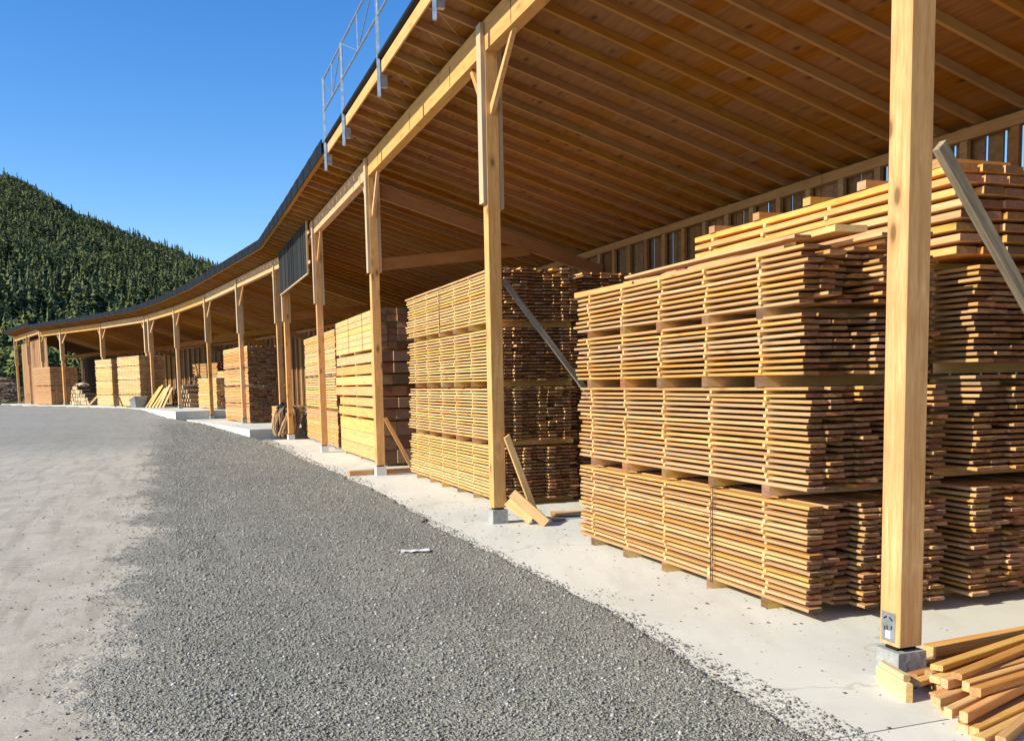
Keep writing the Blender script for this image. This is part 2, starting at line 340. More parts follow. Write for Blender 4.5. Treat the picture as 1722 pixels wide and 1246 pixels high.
# where the dust lies: beyond n = -3.9, ragged edge; fading to mixed grey further along the row
sedge = math_(t, 'ADD', sx.outputs[1], math_(t, 'ADD', math_(t, 'MULTIPLY', math_(t, 'SUBTRACT', tnoise(.55, 5, .65), .5), 2.4), math_(t, 'MULTIPLY', math_(t, 'SUBTRACT', tnoise(5, 4, .7), .5), .8)))
sf = ramp(t, math_(t, 'MULTIPLY', math_(t, 'ADD', sedge, 3.70), -1.0), ((0.0, 0.0), (0.30, 1.0)))
far_mix = ramp(t, math_(t, 'MULTIPLY', math_(t, 'ADD', math_(t, 'MULTIPLY', sx.outputs[0], -1.0), math_(t, 'MULTIPLY', math_(t, 'SUBTRACT', tnoise(.2, 4, .6), .5), 9)), 1/40), ((.34, 1.0), (.52, .28)))
sf = math_(t, 'MULTIPLY', sf, far_mix)
fard = ramp(t, math_(t, 'MULTIPLY', sx.outputs[0], -1/60), ((.12, 0.0), (.5, .6)))
gcol = mix(t, math_(t, 'MULTIPLY', fard, ramp(t, tnoise(.25, 4, .6), ((.3, .5), (.6, 1.0)))), gcol, (0.37, 0.36, 0.34))
col = mix(t, sf, gcol, scol)
grass = mix(t, ramp(t, tnoise(.12, 5, .7), ((.4, 0.0), (.6, 1.0))), (0.035, 0.055, 0.016), (0.07, 0.10, 0.03))
dist2 = math_(t, 'SUBTRACT', math_(t, 'MULTIPLY', sx.outputs[0], -1.0), math_(t, 'MULTIPLY', math_(t, 'SUBTRACT', tnoise(.03, 3, .6), .5), 20))
col = mix(t, ramp(t, math_(t, 'MULTIPLY', dist2, 1/100), ((.78, 0.0), (.84, 1.0))), col, grass)
t.links.new(col, b.inputs['Base Color']); b.inputs['Roughness'].default_value = .95; b.inputs['Specular IOR Level'].default_value = .15
h = math_(t, 'ADD', math_(t, 'MULTIPLY', v1.outputs['Distance'], -.9), math_(t, 'ADD', math_(t, 'MULTIPLY', v2.outputs['Distance'], -.5), math_(t, 'MULTIPLY', v3.outputs['Distance'], -.5)))
hs_ = math_(t, 'ADD', math_(t, 'MULTIPLY', fine, .25), math_(t, 'MULTIPLY', tnoise(9, 4, .6), .5))
hh = mix(t, sf, h, hs_)
bp = N(t, 'ShaderNodeBump', i_Strength=1.0, i_Distance=.013); t.links.new(hh, bp.inputs['Height']); t.links.new(bp.outputs[0], b.inputs['Normal'])
me.materials.append(m)

# concrete slabs, stepping up along the row
m, t, b = nmat('concrete_slab')
tc = N(t, 'ShaderNodeTexCoord'); OB = tc.outputs['Object']
c1 = ramp(t, tnoise(.8, 6, .68, dist=.4), ((.33, 0.0), (.68, 1.0)))
ccol = mix(t, c1, (0.56, 0.56, 0.50), (0.72, 0.725, 0.66))
ccol = mix(t, math_(t, 'MULTIPLY', ramp(t, tnoise(5.5, 5, .7), ((.5, 0.0), (.72, 1.0))), .35), ccol, (0.42, 0.40, 0.355))
ccol = mix(t, math_(t, 'MULTIPLY', ramp(t, tnoise(2.2, 3, .6), ((.60, 0.0), (.68, 1.0))), .25), ccol, (0.34, 0.32, 0.28))
vsp = tvor(14)
spk = math_(t, 'MULTIPLY', ramp(t, vsp.outputs['Distance'], ((.05, 1.0), (.09, 0.0))), ramp(t, sep(vsp.outputs['Color']), ((.72, 0.0), (.74, 1.0))))
ccol = mix(t, math_(t, 'MULTIPLY', spk, .8), ccol, (0.16, 0.14, 0.12))
vcr = N(t, 'ShaderNodeTexVoronoi', i_Scale=.22, feature='DISTANCE_TO_EDGE'); wv = N(t, 'ShaderNodeVectorMath', operation='ADD'); wn = N(t, 'ShaderNodeTexNoise', i_Scale=1.6, i_Detail=5.0); t.links.new(OB, wn.inputs[0])
ws = N(t, 'ShaderNodeVectorMath', operation='SCALE'); ws.inputs[3].default_value = .8; t.links.new(wn.outputs['Color'], ws.inputs[0]); t.links.new(OB, wv.inputs[0]); t.links.new(ws.outputs[0], wv.inputs[1]); t.links.new(wv.outputs[0], vcr.inputs[0])
ccol = mix(t, math_(t, 'MULTIPLY', ramp(t, vcr.outputs['Distance'], ((.0008, 1.0), (.0020, 0.0))), .35), ccol, (0.2, 0.18, 0.15))
mpd = N(t, 'ShaderNodeMapping'); mpd.inputs['Scale'].default_value = (1.3, .22, 1); mpd.inputs['Rotation'].default_value = (0, 0, -.35); t.links.new(OB, mpd.inputs[0])
ccol = mix(t, math_(t, 'MULTIPLY', ramp(t, tnoise(2.2, 5, .65, vec=mpd.outputs[0]), ((.50, 0.0), (.70, 1.0))), .35), ccol, (0.43, 0.405, 0.335))
t.links.new(ccol, b.inputs['Base Color']); b.inputs['Roughness'].default_value = .85; b.inputs['Specular IOR Level'].default_value = .2
bp = N(t, 'ShaderNodeBump', i_Strength=.5, i_Distance=.004); t.links.new(math_(t, 'ADD', tnoise(70, 4, .7), math_(t, 'MULTIPLY', tnoise(6, 4, .6), .8)), bp.inputs['Height']); t.links.new(bp.outputs[0], b.inputs['Normal'])
M_['concrete'] = m
def slab(name, bays, n0, n1, top, label, s_from=None):
    mb = MB(); L_ = []; R_ = []
    for i in bays: L_.append(vert_pt(i, n0)); R_.append(vert_pt(i, n1))
    if s_from is not None:                                # start partway into the first bay
        i = bays[0]; f = s_from; L_[0] = bay_pt(i, f, n0); R_[0] = bay_pt(i, f, n1)
    k = len(L_); zb = top-.6
    P = [(q.x, q.y, top) for q in L_]+[(q.x, q.y, top) for q in R_]+[(q.x, q.y, zb) for q in L_]+[(q.x, q.y, zb) for q in R_]
    mb.v = [tuple(a-b_ for a, b_ in zip(p, (ORG.x, ORG.y, 0))) for p in P]
    for a in range(k-1):
        mb.f += [(a, k+a, k+a+1, a+1), (a, a+1, 2*k+a+1, 2*k+a), (k+a, 3*k+a, 3*k+a+1, k+a+1)]
    mb.f += [(0, 2*k, 3*k, k), (k-1, 2*k-1, 4*k-1, 3*k-1)]; mb.mi = [0]*len(mb.f)
    o = mb.build(name, 'concrete', loc=(ORG.x, ORG.y, 0))
    return tag(o, label, 'slab', kind='structure')
# joints: separate pours of the lowest slab with open joints between them
def slab_seg(sa, sb, n0, n1, top, lab):
    mb = MB(); v = []
    for z in (top-.5, top):
        for (n_, s_) in ((n0, sa), (n0, sb), (n1, sb), (n1, sa)):
            q = at(n_, s_, z); v.append((q.x-ORG.x, q.y-ORG.y, z))
    mb.hexa([v[0], v[3], v[2], v[1], v[4], v[7], v[6], v[5]])
    return tag(mb.build('concrete_slab', 'concrete', loc=(ORG.x, ORG.y, 0)), lab, 'slab', kind='structure')
slab_seg(-24, -6.895, -1.5, 6.5, 0.0, 'concrete pour under the pile of loose sticks')
slab_seg(-6.885, 6.49, -1.5, 6.5, 0.0, 'pale concrete slab under the lumber stacks')
slab_seg(6.5, 19.6, -1.5, 6.5, 0.0, 'concrete slab under the heavy timber stack')
slab('concrete_slab', [7, 8, 9], -1.05, 6.5, .31, 'raised concrete slab one step up along the shed', s_from=.13)
slab('concrete_slab', [9, 10, 11], -1.45, 6.5, .66, 'highest concrete slab beyond the second step', s_from=.02)
slab('concrete_slab', [11, 12, 13, 14, 15, 16], -1.25, 6.5, .715, 'far concrete slab at the end of the shed')

# ------------------------------------------------------------------ the long timber shed
shed = thing('timber_shed', 'long curving open-fronted timber shed with sloping roof on tall wooden posts', 'shed', (ORG.x, ORG.y, 0))
def world_part(mb, name, mats, origin, ax, parent=None, smooth=False):
    "mb holds world points; the object gets its own frame with local x along ax"
    ax = Vector(ax).normalized(); up = Vector((0, 0, 1)) if abs(ax.z) < .95 else Vector((0, 1, 0))
    y = up.cross(ax).normalized(); z = ax.cross(y)
    Rm = Matrix((ax, y, z)).transposed(); o_ = Vector(origin); inv = Rm.inverted()
    mb.v = [tuple(inv @ (Vector(p)-o_)) for p in mb.v]
    ob = mb.build(name, mats, None, smooth=smooth)
    mw = Rm.to_4x4(); mw.translation = o_
    if parent is None: ob.matrix_world = mw; return ob
    ob.parent = parent; pm = Matrix.Identity(4); q = parent; chain = []
    while q is not None: chain.append(q); q = q.parent
    for q in reversed(chain): pm = pm @ q.matrix_basis
    ob.matrix_basis = pm.inverted() @ mw
    return ob
SL = 0.30                                                # fall of the roof towards the back
EAVE, BACK = -0.62, 4.55
JD = 0.085                                               # depth of the joists
def zj(n): return 5.53-SL*n                              # underside of the joists
def v3(q, z): return Vector((q.x, q.y, z))
NB = len(DIRS)
RAISE = lambda i: 0.22 if i >= 14 else 0.0
# posts with piers, cleats and knee braces
def make_post(i, pos=None, zb=None, pier='block', braces=(1, -1), plate=False, rz=None):
    q = ROWV[i] if pos is None else Vector(pos); z0 = slab_z(i) if zb is None else zb
    d = DIRS[min(i, NB-1)] if i == 0 or i >= NB else (DIRS[i-1]+DIRS[i]).normalized()
    rz = math.atan2(d.y, d.x)
    top = 5.2+RAISE(i)
    mb = MB(); hp = .075
    # chamfered square post with slightly different corners, segments for straight grain
    c = .006
    ring = [(-hp+c, -hp), (hp-c, -hp), (hp, -hp+c), (hp, hp-c), (hp-c, hp), (-hp+c, hp), (-hp, hp-c), (-hp, -hp+c)]
    zs = [.185, (top-z0)]
    for zz in zs: mb.v += [(x, y, zz) for x, y in ring]
    mb.f = [(k, (k+1) % 8, 8+(k+1) % 8, 8+k) for k in range(8)]+[tuple(reversed(range(8))), tuple(range(8, 16))]; mb.mi = [0]*10
    po = mb.build('post', 'post', shed, (q.x-ORG.x, q.y-ORG.y, z0), (0, 0, rz))
    mb = MB(); k = .095+rnd.uniform(-.004, .006)
    mb.hexa(((-k, -k, -.05), (k, -k, -.05), (k, k, -.05), (-k, k, -.05), (-k*.97, -k*.97, .16), (k*.98, -k*.97, .155), (k*.97, k*.98, .16), (-k*.97, k*.97, .158)))
    mb.build('pier', pier, po)
    mb = MB(); mb.box(-.045, -.06, .154, .045, .06, .186); mb.build('post_shoe', 'dark_gap', po)
    for sgn in (1, -1):
        mb = MB(); y0, y1 = (.0765, .121) if sgn > 0 else (-.121, -.0765)
        mb.box(-.072, y0, 3.55-z0+rnd.uniform(-.05, .05), .072, y1, 5.5+RAISE(i)-z0)
        mb.build('cleat', 'cleat', po)
    for sgn in braces:
        mb = MB(); a = Vector((sgn*.076, 0, 4.60-z0+RAISE(i)+rnd.uniform(-.05, .05))); e = Vector((sgn*(.62+rnd.uniform(-.1, .2)), 0, 5.2-z0+RAISE(i)))
        dr = (e-a).normalized(); mb.bar(a-dr*.02, e+dr*.05, .048, .095)
        # cut flush with the beam underside
        mb.v = [(x, y, min(z, 5.197-z0+RAISE(i))) for x, y, z in mb.v]
        mb.build('knee_brace', 'post', po)
    if plate:
        mb = MB(); mb.box(-.045, .0755, .205, .055, .0795, .36)
        pl = mb.build('steel_plate', 'metal', po)
        mb = MB()
        for cx_, s_ in ((.028, 1), (-.016, -1)):
            for j in range(4):
                an = -1.0+j*.55
                mb.box(cx_-.012+j*.006, .0797, .322-.012*math.sin(an)*s_*.6, cx_-.006+j*.006, .0806, .332-.012*math.sin(an)*s_*.6)
        mb.build('slot', 'dark_gap', pl)
        mb = MB(); mb.box(-.012, .0797, .22, .022, .0808, .26); mb.build('sticker', 'paper', pl)
        mb = MB()
        for q_ in ((.03, .27), (.012, .275), (-.02, .28)): mb.box(q_[0]-.004, .0797, q_[1]-.01, q_[0]+.004, .0806, q_[1]+.012)
        mb.build('nail_row', 'dark_gap', pl)
    return po
for i in range(1, NB+1):
    if i in (7,): make_post(i, pier='block_white', braces=(-1,))
    elif i == 11: make_post(i, braces=(1,)); make_post(i, pos=ROWV[11]-DIRS[10]*.95, zb=.66, braces=(-1,))
    else: make_post(i, pier='block_white' if i in (5, 6) else 'block', plate=(i == 3))
make_post(7, pos=(-7.18, 29.96), zb=.31, braces=(1,))
# bays
far_joists, far_studs = MB(), MB()
for i in range(1, NB):
    A0, A1 = ROWV[i], ROWV[i+1]; d3 = v3(DIRS[i], 0); zr = RAISE(i)
    # front beam
    mb = MB(); a, b_ = v3(A0+DIRS[i]*.004, 5.365+zr), v3(A1-DIRS[i]*.004, 5.365+zr)
    mb.bar(a, b_, .14, .328)
    world_part(mb, 'front_beam', 'beam', a, d3, shed)
    # splice marks
    if 3 <= i <= 6:
        mb = MB()
        for f in (.2, .52, .86):
            q = A0.lerp(A1, f)-NRM[i]*.0715; mb.bar(v3(q, 5.215), v3(q, 5.45), .006, .005, up=d3)
        world_part(mb, 'beam_joint', 'dark_gap', a, d3, shed)
    # joists
    for k in range(12):
        f = (k+.5)/12+rnd.uniform(-.006, .006)
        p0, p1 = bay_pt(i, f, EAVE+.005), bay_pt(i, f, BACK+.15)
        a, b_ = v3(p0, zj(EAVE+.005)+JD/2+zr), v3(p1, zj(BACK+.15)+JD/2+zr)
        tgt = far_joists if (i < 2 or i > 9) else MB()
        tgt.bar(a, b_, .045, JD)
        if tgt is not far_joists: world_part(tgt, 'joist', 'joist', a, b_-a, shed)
    # deck of boards laid along the bay
    mb = MB(); nb = 24; hs0 = JD
    for k in range(nb):
        n0 = EAVE-.02+(BACK+.3-EAVE)*k/nb; n1 = EAVE-.02+(BACK+.3-EAVE)*(k+1)/nb-.0008
        P = []
        for (nn, dz) in ((n0, 0), (n1, 0), (n0, .03), (n1, .03)):
            for f in (0, 1): P.append(v3(bay_pt(i, f, nn), zj(nn)+hs0+.003+dz+zr))
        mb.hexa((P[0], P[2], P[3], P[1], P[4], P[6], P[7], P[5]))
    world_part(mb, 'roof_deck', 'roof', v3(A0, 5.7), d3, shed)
    mb = MB(); P = []                                     # dark roof sheet above the deck
    for dz in (.045, .085):
        for (nn, f) in ((EAVE-.07, 0), (BACK+.4, 0), (BACK+.4, 1), (EAVE-.07, 1)): P.append(v3(bay_pt(i, f, nn), zj(nn)+hs0+.02+dz+zr))
    mb.hexa(P); world_part(mb, 'roof_sheet', 'dark_metal', v3(A0, 5.7), d3, shed)
    # fascia
    cuts = [(0, 1, 'beam')] if i < 5 else ([(0, .115, 'beam'), (.115, 1, 'dark_metal')] if i == 5 else [(0, 1, 'dark_metal')])
    for (f0, f1, mt) in cuts:
        mb = MB(); zt = zj(EAVE)+(.14 if mt == 'beam' else .25)+zr; zb_ = zj(EAVE)-.012+zr; th = .022 if mt == 'beam' else .02
        if mt == 'beam':
            mb.hexa([v3(bay_pt(i, f, EAVE-nn), z) for z in (zb_, zt) for (nn, f) in ((th, f0), (0.0, f0), (0.0, f1), (th, f1))])
        else:
            nseg = max(2, int(14*(f1-f0)))
            for k in range(nseg):                         # folded sheets lapped side by side
                g0, g1 = f0+(f1-f0)*k/nseg, f0+(f1-f0)*(k+1)/nseg-.004; tt = th+(.004 if k % 2 else 0)
                mb.hexa([v3(bay_pt(i, f, EAVE-.09-nn), z) for z in (zb_, zt) for (nn, f) in ((tt, g0), (0.0, g0), (0.0, g1), (tt, g1))])
        world_part(mb, 'fascia', mt, v3(bay_pt(i, f0, EAVE), zb_), d3, shed)
        if mt != 'beam':
            mb = MB(); mb.hexa([v3(bay_pt(i, f, nn), z+zr) for z in (zj(EAVE)-.006, zj(EAVE)+.0) for (nn, f) in ((EAVE-.088, f0), (EAVE-.002, f0), (EAVE-.002, f1), (EAVE-.088, f1))])
            world_part(mb, 'fascia_return', 'joist', v3(bay_pt(i, f0, EAVE), zb_), d3, shed)
    # back wall: plate, studs, spaced boards
    zp = zj(BACK)
    mb = MB(); a, b_ = v3(bay_pt(i, 0.001, BACK-.05), zp-.065), v3(bay_pt(i, .999, BACK-.05), zp-.065); mb.bar(a, b_, .10, .12)
    world_part(mb, 'wall_plate', 'joist', a, d3, shed)
    for k in range(10):
        q = bay_pt(i, (k+.5)/10, BACK-.05)
        tgt = far_studs if (i < 3 or i > 7) else MB()
        tgt.bar(v3(q, slab_z(i)-.02), v3(q, zp-.126), .05, .10, up=d3)
        if tgt is not far_studs: world_part(tgt, 'stud', 'clad', v3(q, 0), (0, 0, 1), shed)
    mb = MB(); L = CUM[i+1]-CUM[i]; x = 0.0
    while x < L:
        wd = rnd.choice((.14, .16, .19)); q = bay_pt(i, min(1, (x+wd/2)/L), BACK+.03+rnd.choice((0, .004)))
        mb.bar(v3(q, -.1), v3(q, zp+.07-.02+rnd.uniform(-.04, 0)), wd, .024, up=-v3(NRM[i], 0)); x += wd+rnd.choice((.024, .034, .042))
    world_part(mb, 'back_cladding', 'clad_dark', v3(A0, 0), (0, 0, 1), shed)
    # principal rafter and tie at the post that starts the bay
    if i in (5, 7, 9, 10, 11, 12, 13):
        nr_ = v3(NRM[i], 0); off = d3*.11
        a, b_ = v3(A0+NRM[i]*.08, 5.0+zr)+off, v3(A0+NRM[i]*(BACK-.12), 3.70+zr)+off
        mb = MB(); mb.bar(a, b_, .09, .22); world_part(mb, 'principal_rafter', 'joist', a, b_-a, shed)
        a, b_ = v3(A0+NRM[i]*.12, 3.72)+off, v3(A0+NRM[i]*2.95, 4.06+zr)+off
        mb = MB(); mb.bar(a, b_, .075, .2); world_part(mb, 'tie_beam', 'joist', a, b_-a, shed)
world_part(far_joists, 'joist', 'joist', v3(ROWV[10], 5), (1, 0, 0), shed)['kind'] = 'stuff'
world_part(far_studs, 'stud', 'clad', v3(ROWV[10], 0), (0, 0, 1), shed)['kind'] = 'stuff'
# pale strips added to draw lit edges across the soffit under the overhang
mb = MB()
for i in (3, 4, 5):
    for k in range(12):
        p, q = bay_pt(i, (k+.55)/12, EAVE+.03), bay_pt(i, min(1, (k+1.45)/12), -.1)
        mb.bar(v3(q, zj(-.1)+JD-.004), v3(p, zj(EAVE)+JD-.004), .006, .004)
world_part(mb, 'soffit_light_strip', 'pale', v3(ROWV[4], 5.7), v3(NRM[4], 0), shed)
# black boarded panel hung in front of one bay
i = 6; pan = None
mb = MB(); L = CUM[7]-CUM[6]; x = .62
while x < L-.05:
    wd = rnd.choice((.16, .19, .22)); q = bay_pt(i, (x+wd/2)/L, -.155+rnd.choice((0, .006, .012)))
    mb.bar(v3(q, 4.36+rnd.uniform(-.015, .01)), v3(q, 5.585), wd-.006, .02, up=-v3(NRM[i], 0)); x += wd
pan = world_part(mb, 'hanging_panel', 'soot', v3(bay_pt(i, .5, -.15), 4.4), (0, 0, 1), shed); pan['label'] = 'black boarded panel hung under the eave'
mb = MB()
for zz in (4.345, ): mb.bar(v3(bay_pt(i, .09, -.15), zz), v3(bay_pt(i, .995, -.15), zz), .035, .03)
for zz in (4.6, 5.3): mb.bar(v3(bay_pt(i, .05, -.128), zz), v3(bay_pt(i, .995, -.128), zz), .024, .07)
world_part(mb, 'panel_rail', 'cleat', v3(bay_pt(i, .5, -.15), 4.4), v3(DIRS[i], 0), pan)
mb = MB(); q = bay_pt(i, .088, -.15); mb.bar(v3(q, 4.35), v3(q, 5.6), .03, .045, up=v3(NRM[i], 0)); world_part(mb, 'panel_edge', 'pale', v3(q, 4.4), (0, 0, 1), pan)
# far end: boarded front of the last bays and the raised verge
mb = MB()
for i in (14, 15):
    L = CUM[i+1]-CUM[i]; x = .12
    while x < L-.1:
        wd = rnd.choice((.17, .2, .24)); q = bay_pt(i, (x+wd/2)/L, .35+rnd.choice((0, .012))); mb.bar(v3(q, .7), v3(q, 5.25), wd-.008, .024, up=-v3(NRM[i], 0)); x += wd
world_part(mb, 'front_boarding', 'clad', v3(ROWV[14], .7), (0, 0, 1), shed)
mb = MB(); q0, q1 = vert_pt(14, EAVE-.1), vert_pt(14, 1.6)
mb.hexa([v3(q+DIRS[14]*o_, z) for dz in (-.03, .34) for (q, o_, z) in ((q0, -.03, zj(EAVE)+.22+dz), (q1, -.03, zj(1.6)+.22+dz), (q1, .0, zj(1.6)+.22+dz), (q0, .0, zj(EAVE)+.22+dz))])
world_part(mb, 'verge_board', 'dark_metal', v3(q0, 5.7), v3(NRM[14], 0), shed)

# roof edge guard rail
rail = thing('guard_rail', 'galvanised steel guard rail clamped to the roof edge', 'guard rail', at(EAVE-.04, 2.5, 5.4))
rd = [7.1, 5.25, 2.55, -.25, -3.0]
def rail_part(mb, name): 
    return world_part(mb, name, 'metal', at(EAVE, 2.5, 6), v3(ND, 0), rail)
for k, dd in enumerate(rd):
    mb = MB(); mb.bar(at(EAVE-.055, dd, 5.40), at(EAVE-.055, dd, 6.98), .045, .045); rail_part(mb, 'upright')
    mb = MB(); mb.bar(at(EAVE-.03, dd, 5.60), at(EAVE+.05, dd, 5.60), .07, .16); rail_part(mb, 'clamp')
for a, b_ in zip(rd[:-1], rd[1:]):
    mb = MB(); e0, e1 = a-.04, b_+.04; nn = EAVE-.055
    for zz in (6.95, 6.42): mb.tube([at(nn, e0, zz), at(nn, e1, zz)], .016, 6)
    for f in (0, .5, 1): mb.tube([at(nn, e0+(e1-e0)*f, 6.42), at(nn, e0+(e1-e0)*f, 6.95)], .011, 6)
    mb.tube([at(nn, e0, 6.95), at(nn, e0+(e1-e0)*.5, 6.42)], .008, 6); mb.tube([at(nn, e0+(e1-e0)*.5, 6.42), at(nn, e1, 6.95)], .008, 6)
    rail_part(mb, 'rail_panel')

# ------------------------------------------------------------------ lumber packs
PACKS = 'lumber packs stacked in the shed'
def pack(label, n, d, z, L, W, layers, t=.024, gap=.017, bw=.145, st=5, st_in=(.45, .45), mat=('pine', 'pine_end'), stick='stick', near_j=.06, far_j=.08,
         col_j=.0, detail='full', bearers=True, bear_h=.075, seed=1, frame=None, strap=(), sag=0.0, yj=.006, ends_flat=False, loose_top=0, name='lumber_pack', stick_w=.028, miss=.0, twist=0.0):
    """one pack of boards along the row: near end at distance d, front face at offset n, underside of its bearers at z.
    local x runs towards the camera end (x = 0 near end), local y into the shed."""
    r = random.Random(seed)
    if frame is None: loc, rz = at(n, d, z), RZ
    else: loc, rz = frame
    root = thing(name, label, 'lumber pack', loc, rz+twist, PACKS)
    zz = bear_h if bearers else 0.0
    sx_ = [-L+st_in[0]+(L-st_in[0]-st_in[1])*k/(st-1) for k in range(st)] if st > 1 else [-L/2]
    if bearers:
        for k, x in enumerate(sx_):
            mb = MB(); xw = r.uniform(.035, .05); mb.box(x-xw, -.012+r.uniform(-.01, .02), 0, x+xw, W+.01, bear_h-.001, 0, 1)
            # bearers run into the shed: their end grain faces out
            mb.mi = [0, 0, 1, 0, 1, 0]; mb.build('bearer', (stick, mat[1]), root)
    ncol = max(1, round(W/bw)); pitch = W/ncol; bwid = pitch-.012
    cj = [r.uniform(-col_j, col_j) for _ in range(ncol)]; cj[0] = abs(cj[0])*.3
    boards = []
    for l in range(layers):
        zb = zz+l*(t+gap); lay = r.uniform(-.005, .005)
        fs = (l/max(1, layers-1))*sag
        for c in range(ncol):
            if c > 0 and r.random() < miss: continue
            e1 = r.uniform(-near_j, near_j)*.6+cj[c]+(r.uniform(-.10, .06) if r.random() < .12 else 0)
            e0 = -L+r.uniform(-far_j, far_j)*.7-(r.uniform(.0, .12) if r.random() < .15 else 0)
            y0 = c*pitch+lay+r.uniform(-yj, yj)
            boards.append((c, l, e0, e1, y0, y0+bwid-r.uniform(0, .008), zb+fs*0, zb+t*r.uniform(.92, 1.0)))
    for k in range(loose_top):
        y0 = r.uniform(0, W-.16); e1 = r.uniform(-.5, .15); zb = zz+layers*(t+gap)+.002+(k % 3)*.03
        boards.append((k % ncol, layers+k % 3, max(-L-.2, e1-r.uniform(2.4, L)), e1, y0, y0+.13, zb, zb+t))
    # the boards the picture shows: front column first, then the near ends column by column
    boards.sort(key=lambda b_: (b_[0] if b_[0] < 2 else 2, -b_[1] if b_[0] == 0 else b_[0]*.0+r.random()))
    nshow = {'full': 99, 'front': layers, 'merged': 0}[detail]
    rest = MB()
    for k, (c, l, e0, e1, y0, y1, z0, z1) in enumerate(boards):
        mb = MB() if k < nshow else rest
        mb.board(e0, e1, y0, y1, z0, z1, bow=min(.004, gap*.22+.0005), seg=6 if detail != 'merged' else 2, r=r, skew=.012)
        if k < nshow: mb.build('board', mat, root)
    if rest.v: rest.build('board', mat, root)['kind'] = 'stuff'
    if gap > .006 and stick:
        sr = MB(); cnt = 0
        for l in range(layers-1):
            zb = zz+l*(t+gap)+t
            for k, x in enumerate(sx_):
                xx = x+r.uniform(-.018, .018); o_ = r.uniform(-.022, .012); tgt = MB() if (detail == 'full' and cnt < 99) else sr
                tgt.box(xx-stick_w*.5, o_, zb-.001, xx+stick_w*.5, W-.01, zb+gap+.001); cnt += 1
                if tgt is not sr: tgt.build('stacking_strip', stick, root)
        if sr.v: sr.build('stacking_strip', stick, root)['kind'] = 'stuff'
    H = zz+layers*(t+gap)
    for xs in strap:
        mb = MB()
        for dx in (0, .022): mb.tube([(xs+dx, -.022, zz-.02), (xs+dx+.006, -.026, H*.5), (xs+dx, -.02, H+.002), (xs+dx, W*.5, H+.006), (xs+dx, W+.01, H)], .0035, 5)
        mb.build('strap', 'strap', root)
    return root, H
# --- stack beside the first post: four packs of browned boards, then loose boards
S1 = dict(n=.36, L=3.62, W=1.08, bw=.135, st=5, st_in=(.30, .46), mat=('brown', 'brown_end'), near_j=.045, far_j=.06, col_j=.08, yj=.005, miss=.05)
pack('lumber pack with a black strap, on the concrete beside the first tall post', d=-5.16, z=0, layers=18, t=.0225, gap=.017, seed=11, strap=(-1.13,), **S1)
pack('browned lumber pack second from the concrete in the stack beside the first tall post', d=-5.17, z=.79, layers=17, t=.0225, gap=.018, seed=12, **S1)
pack('browned lumber pack third from the concrete in the stack beside the first tall post', d=-5.10, z=1.54, layers=10, t=.0225, gap=.0195, seed=13, **S1)
pack('lumber pack with ragged loose top boards, topmost beside the first tall post', d=-5.08, z=2.005, layers=9, t=.0225, gap=.0205, seed=14, loose_top=9, twist=-.004, **{**S1, 'near_j': .10, 'miss': .14})
# --- stack deeper in the shed behind the first post
SB = dict(n=1.66, L=3.9, W=1.15, bw=.165, st=5, st_in=(.4, .4), mat=('brown', 'brown_end'), near_j=.05, col_j=.07, miss=.05, yj=.006)
pack('lumber pack on the floor behind the first tall post, bottom of the deeper stack', d=-5.22, z=0, layers=19, t=.024, gap=.0165, seed=21, **SB)
pack('second lumber pack up in the deeper stack behind the first tall post', d=-5.24, z=.87, layers=16, t=.024, gap=.0175, seed=22, **SB)
pack('third lumber pack up in the deeper stack, right beneath the thick planks', d=-5.22, z=1.61, layers=16, t=.024, gap=.0175, seed=23, **SB)
thick, Ht = pack('pack of thick planks with spacer blocks on top, crowning the deeper stack', d=-5.10, z=2.37, layers=8, n=1.60, L=3.45, W=1.15, t=.052, gap=.027, bw=.19, st=4, st_in=(.35, .5), mat=('pine', 'brown_end'), near_j=.05, col_j=.07, seed=24, bear_h=.05, stick_w=.04)
for k, x in enumerate((-3.1, -2.35, -1.62, -.95, -.2)):
    mb = MB(); mb.box(x-.05, -.01, 0, x+.05, .62, .065); mb.mi = [0, 0, 1, 0, 1, 0]
    o = mb.build('spacer_block', ('pine', 'pine_end'), None); o.matrix_world = thick.matrix_basis @ Matrix.Translation((0, 0, Ht-.027))
    tag(o, ['squared spacer block at the far end of the thick plank pack', 'second spacer block from the far end on the thick planks', 'middle spacer block of five on the thick planks', 'spacer block on the thick planks just behind the tall post', 'spacer block at the near end of the thick plank pack'][k], 'wooden block', 'spacer blocks on the thick planks')
SC_ = dict(n=2.95, L=3.6, W=1.1, bw=.18, mat=('brown', 'brown_end'), near_j=.06, col_j=.08, detail='front')
pack('lumber pack on the floor in the third row near the back wall', d=-5.2, z=0, layers=19, t=.024, gap=.0165, seed=26, **SC_)
pack('second lumber pack up in the third row near the back wall', d=-5.25, z=.87, layers=16, t=.024, gap=.0175, seed=27, **SC_)
pack('third lumber pack up in the third row near the back wall', d=-5.2, z=1.61, layers=16, t=.024, gap=.0175, seed=28, **SC_)
pack('top pack of thick planks in the third row near the back wall', d=-5.2, z=2.37, layers=8, **{**SC_, 't': .052, 'gap': .027, 'bw': .2}, seed=29)
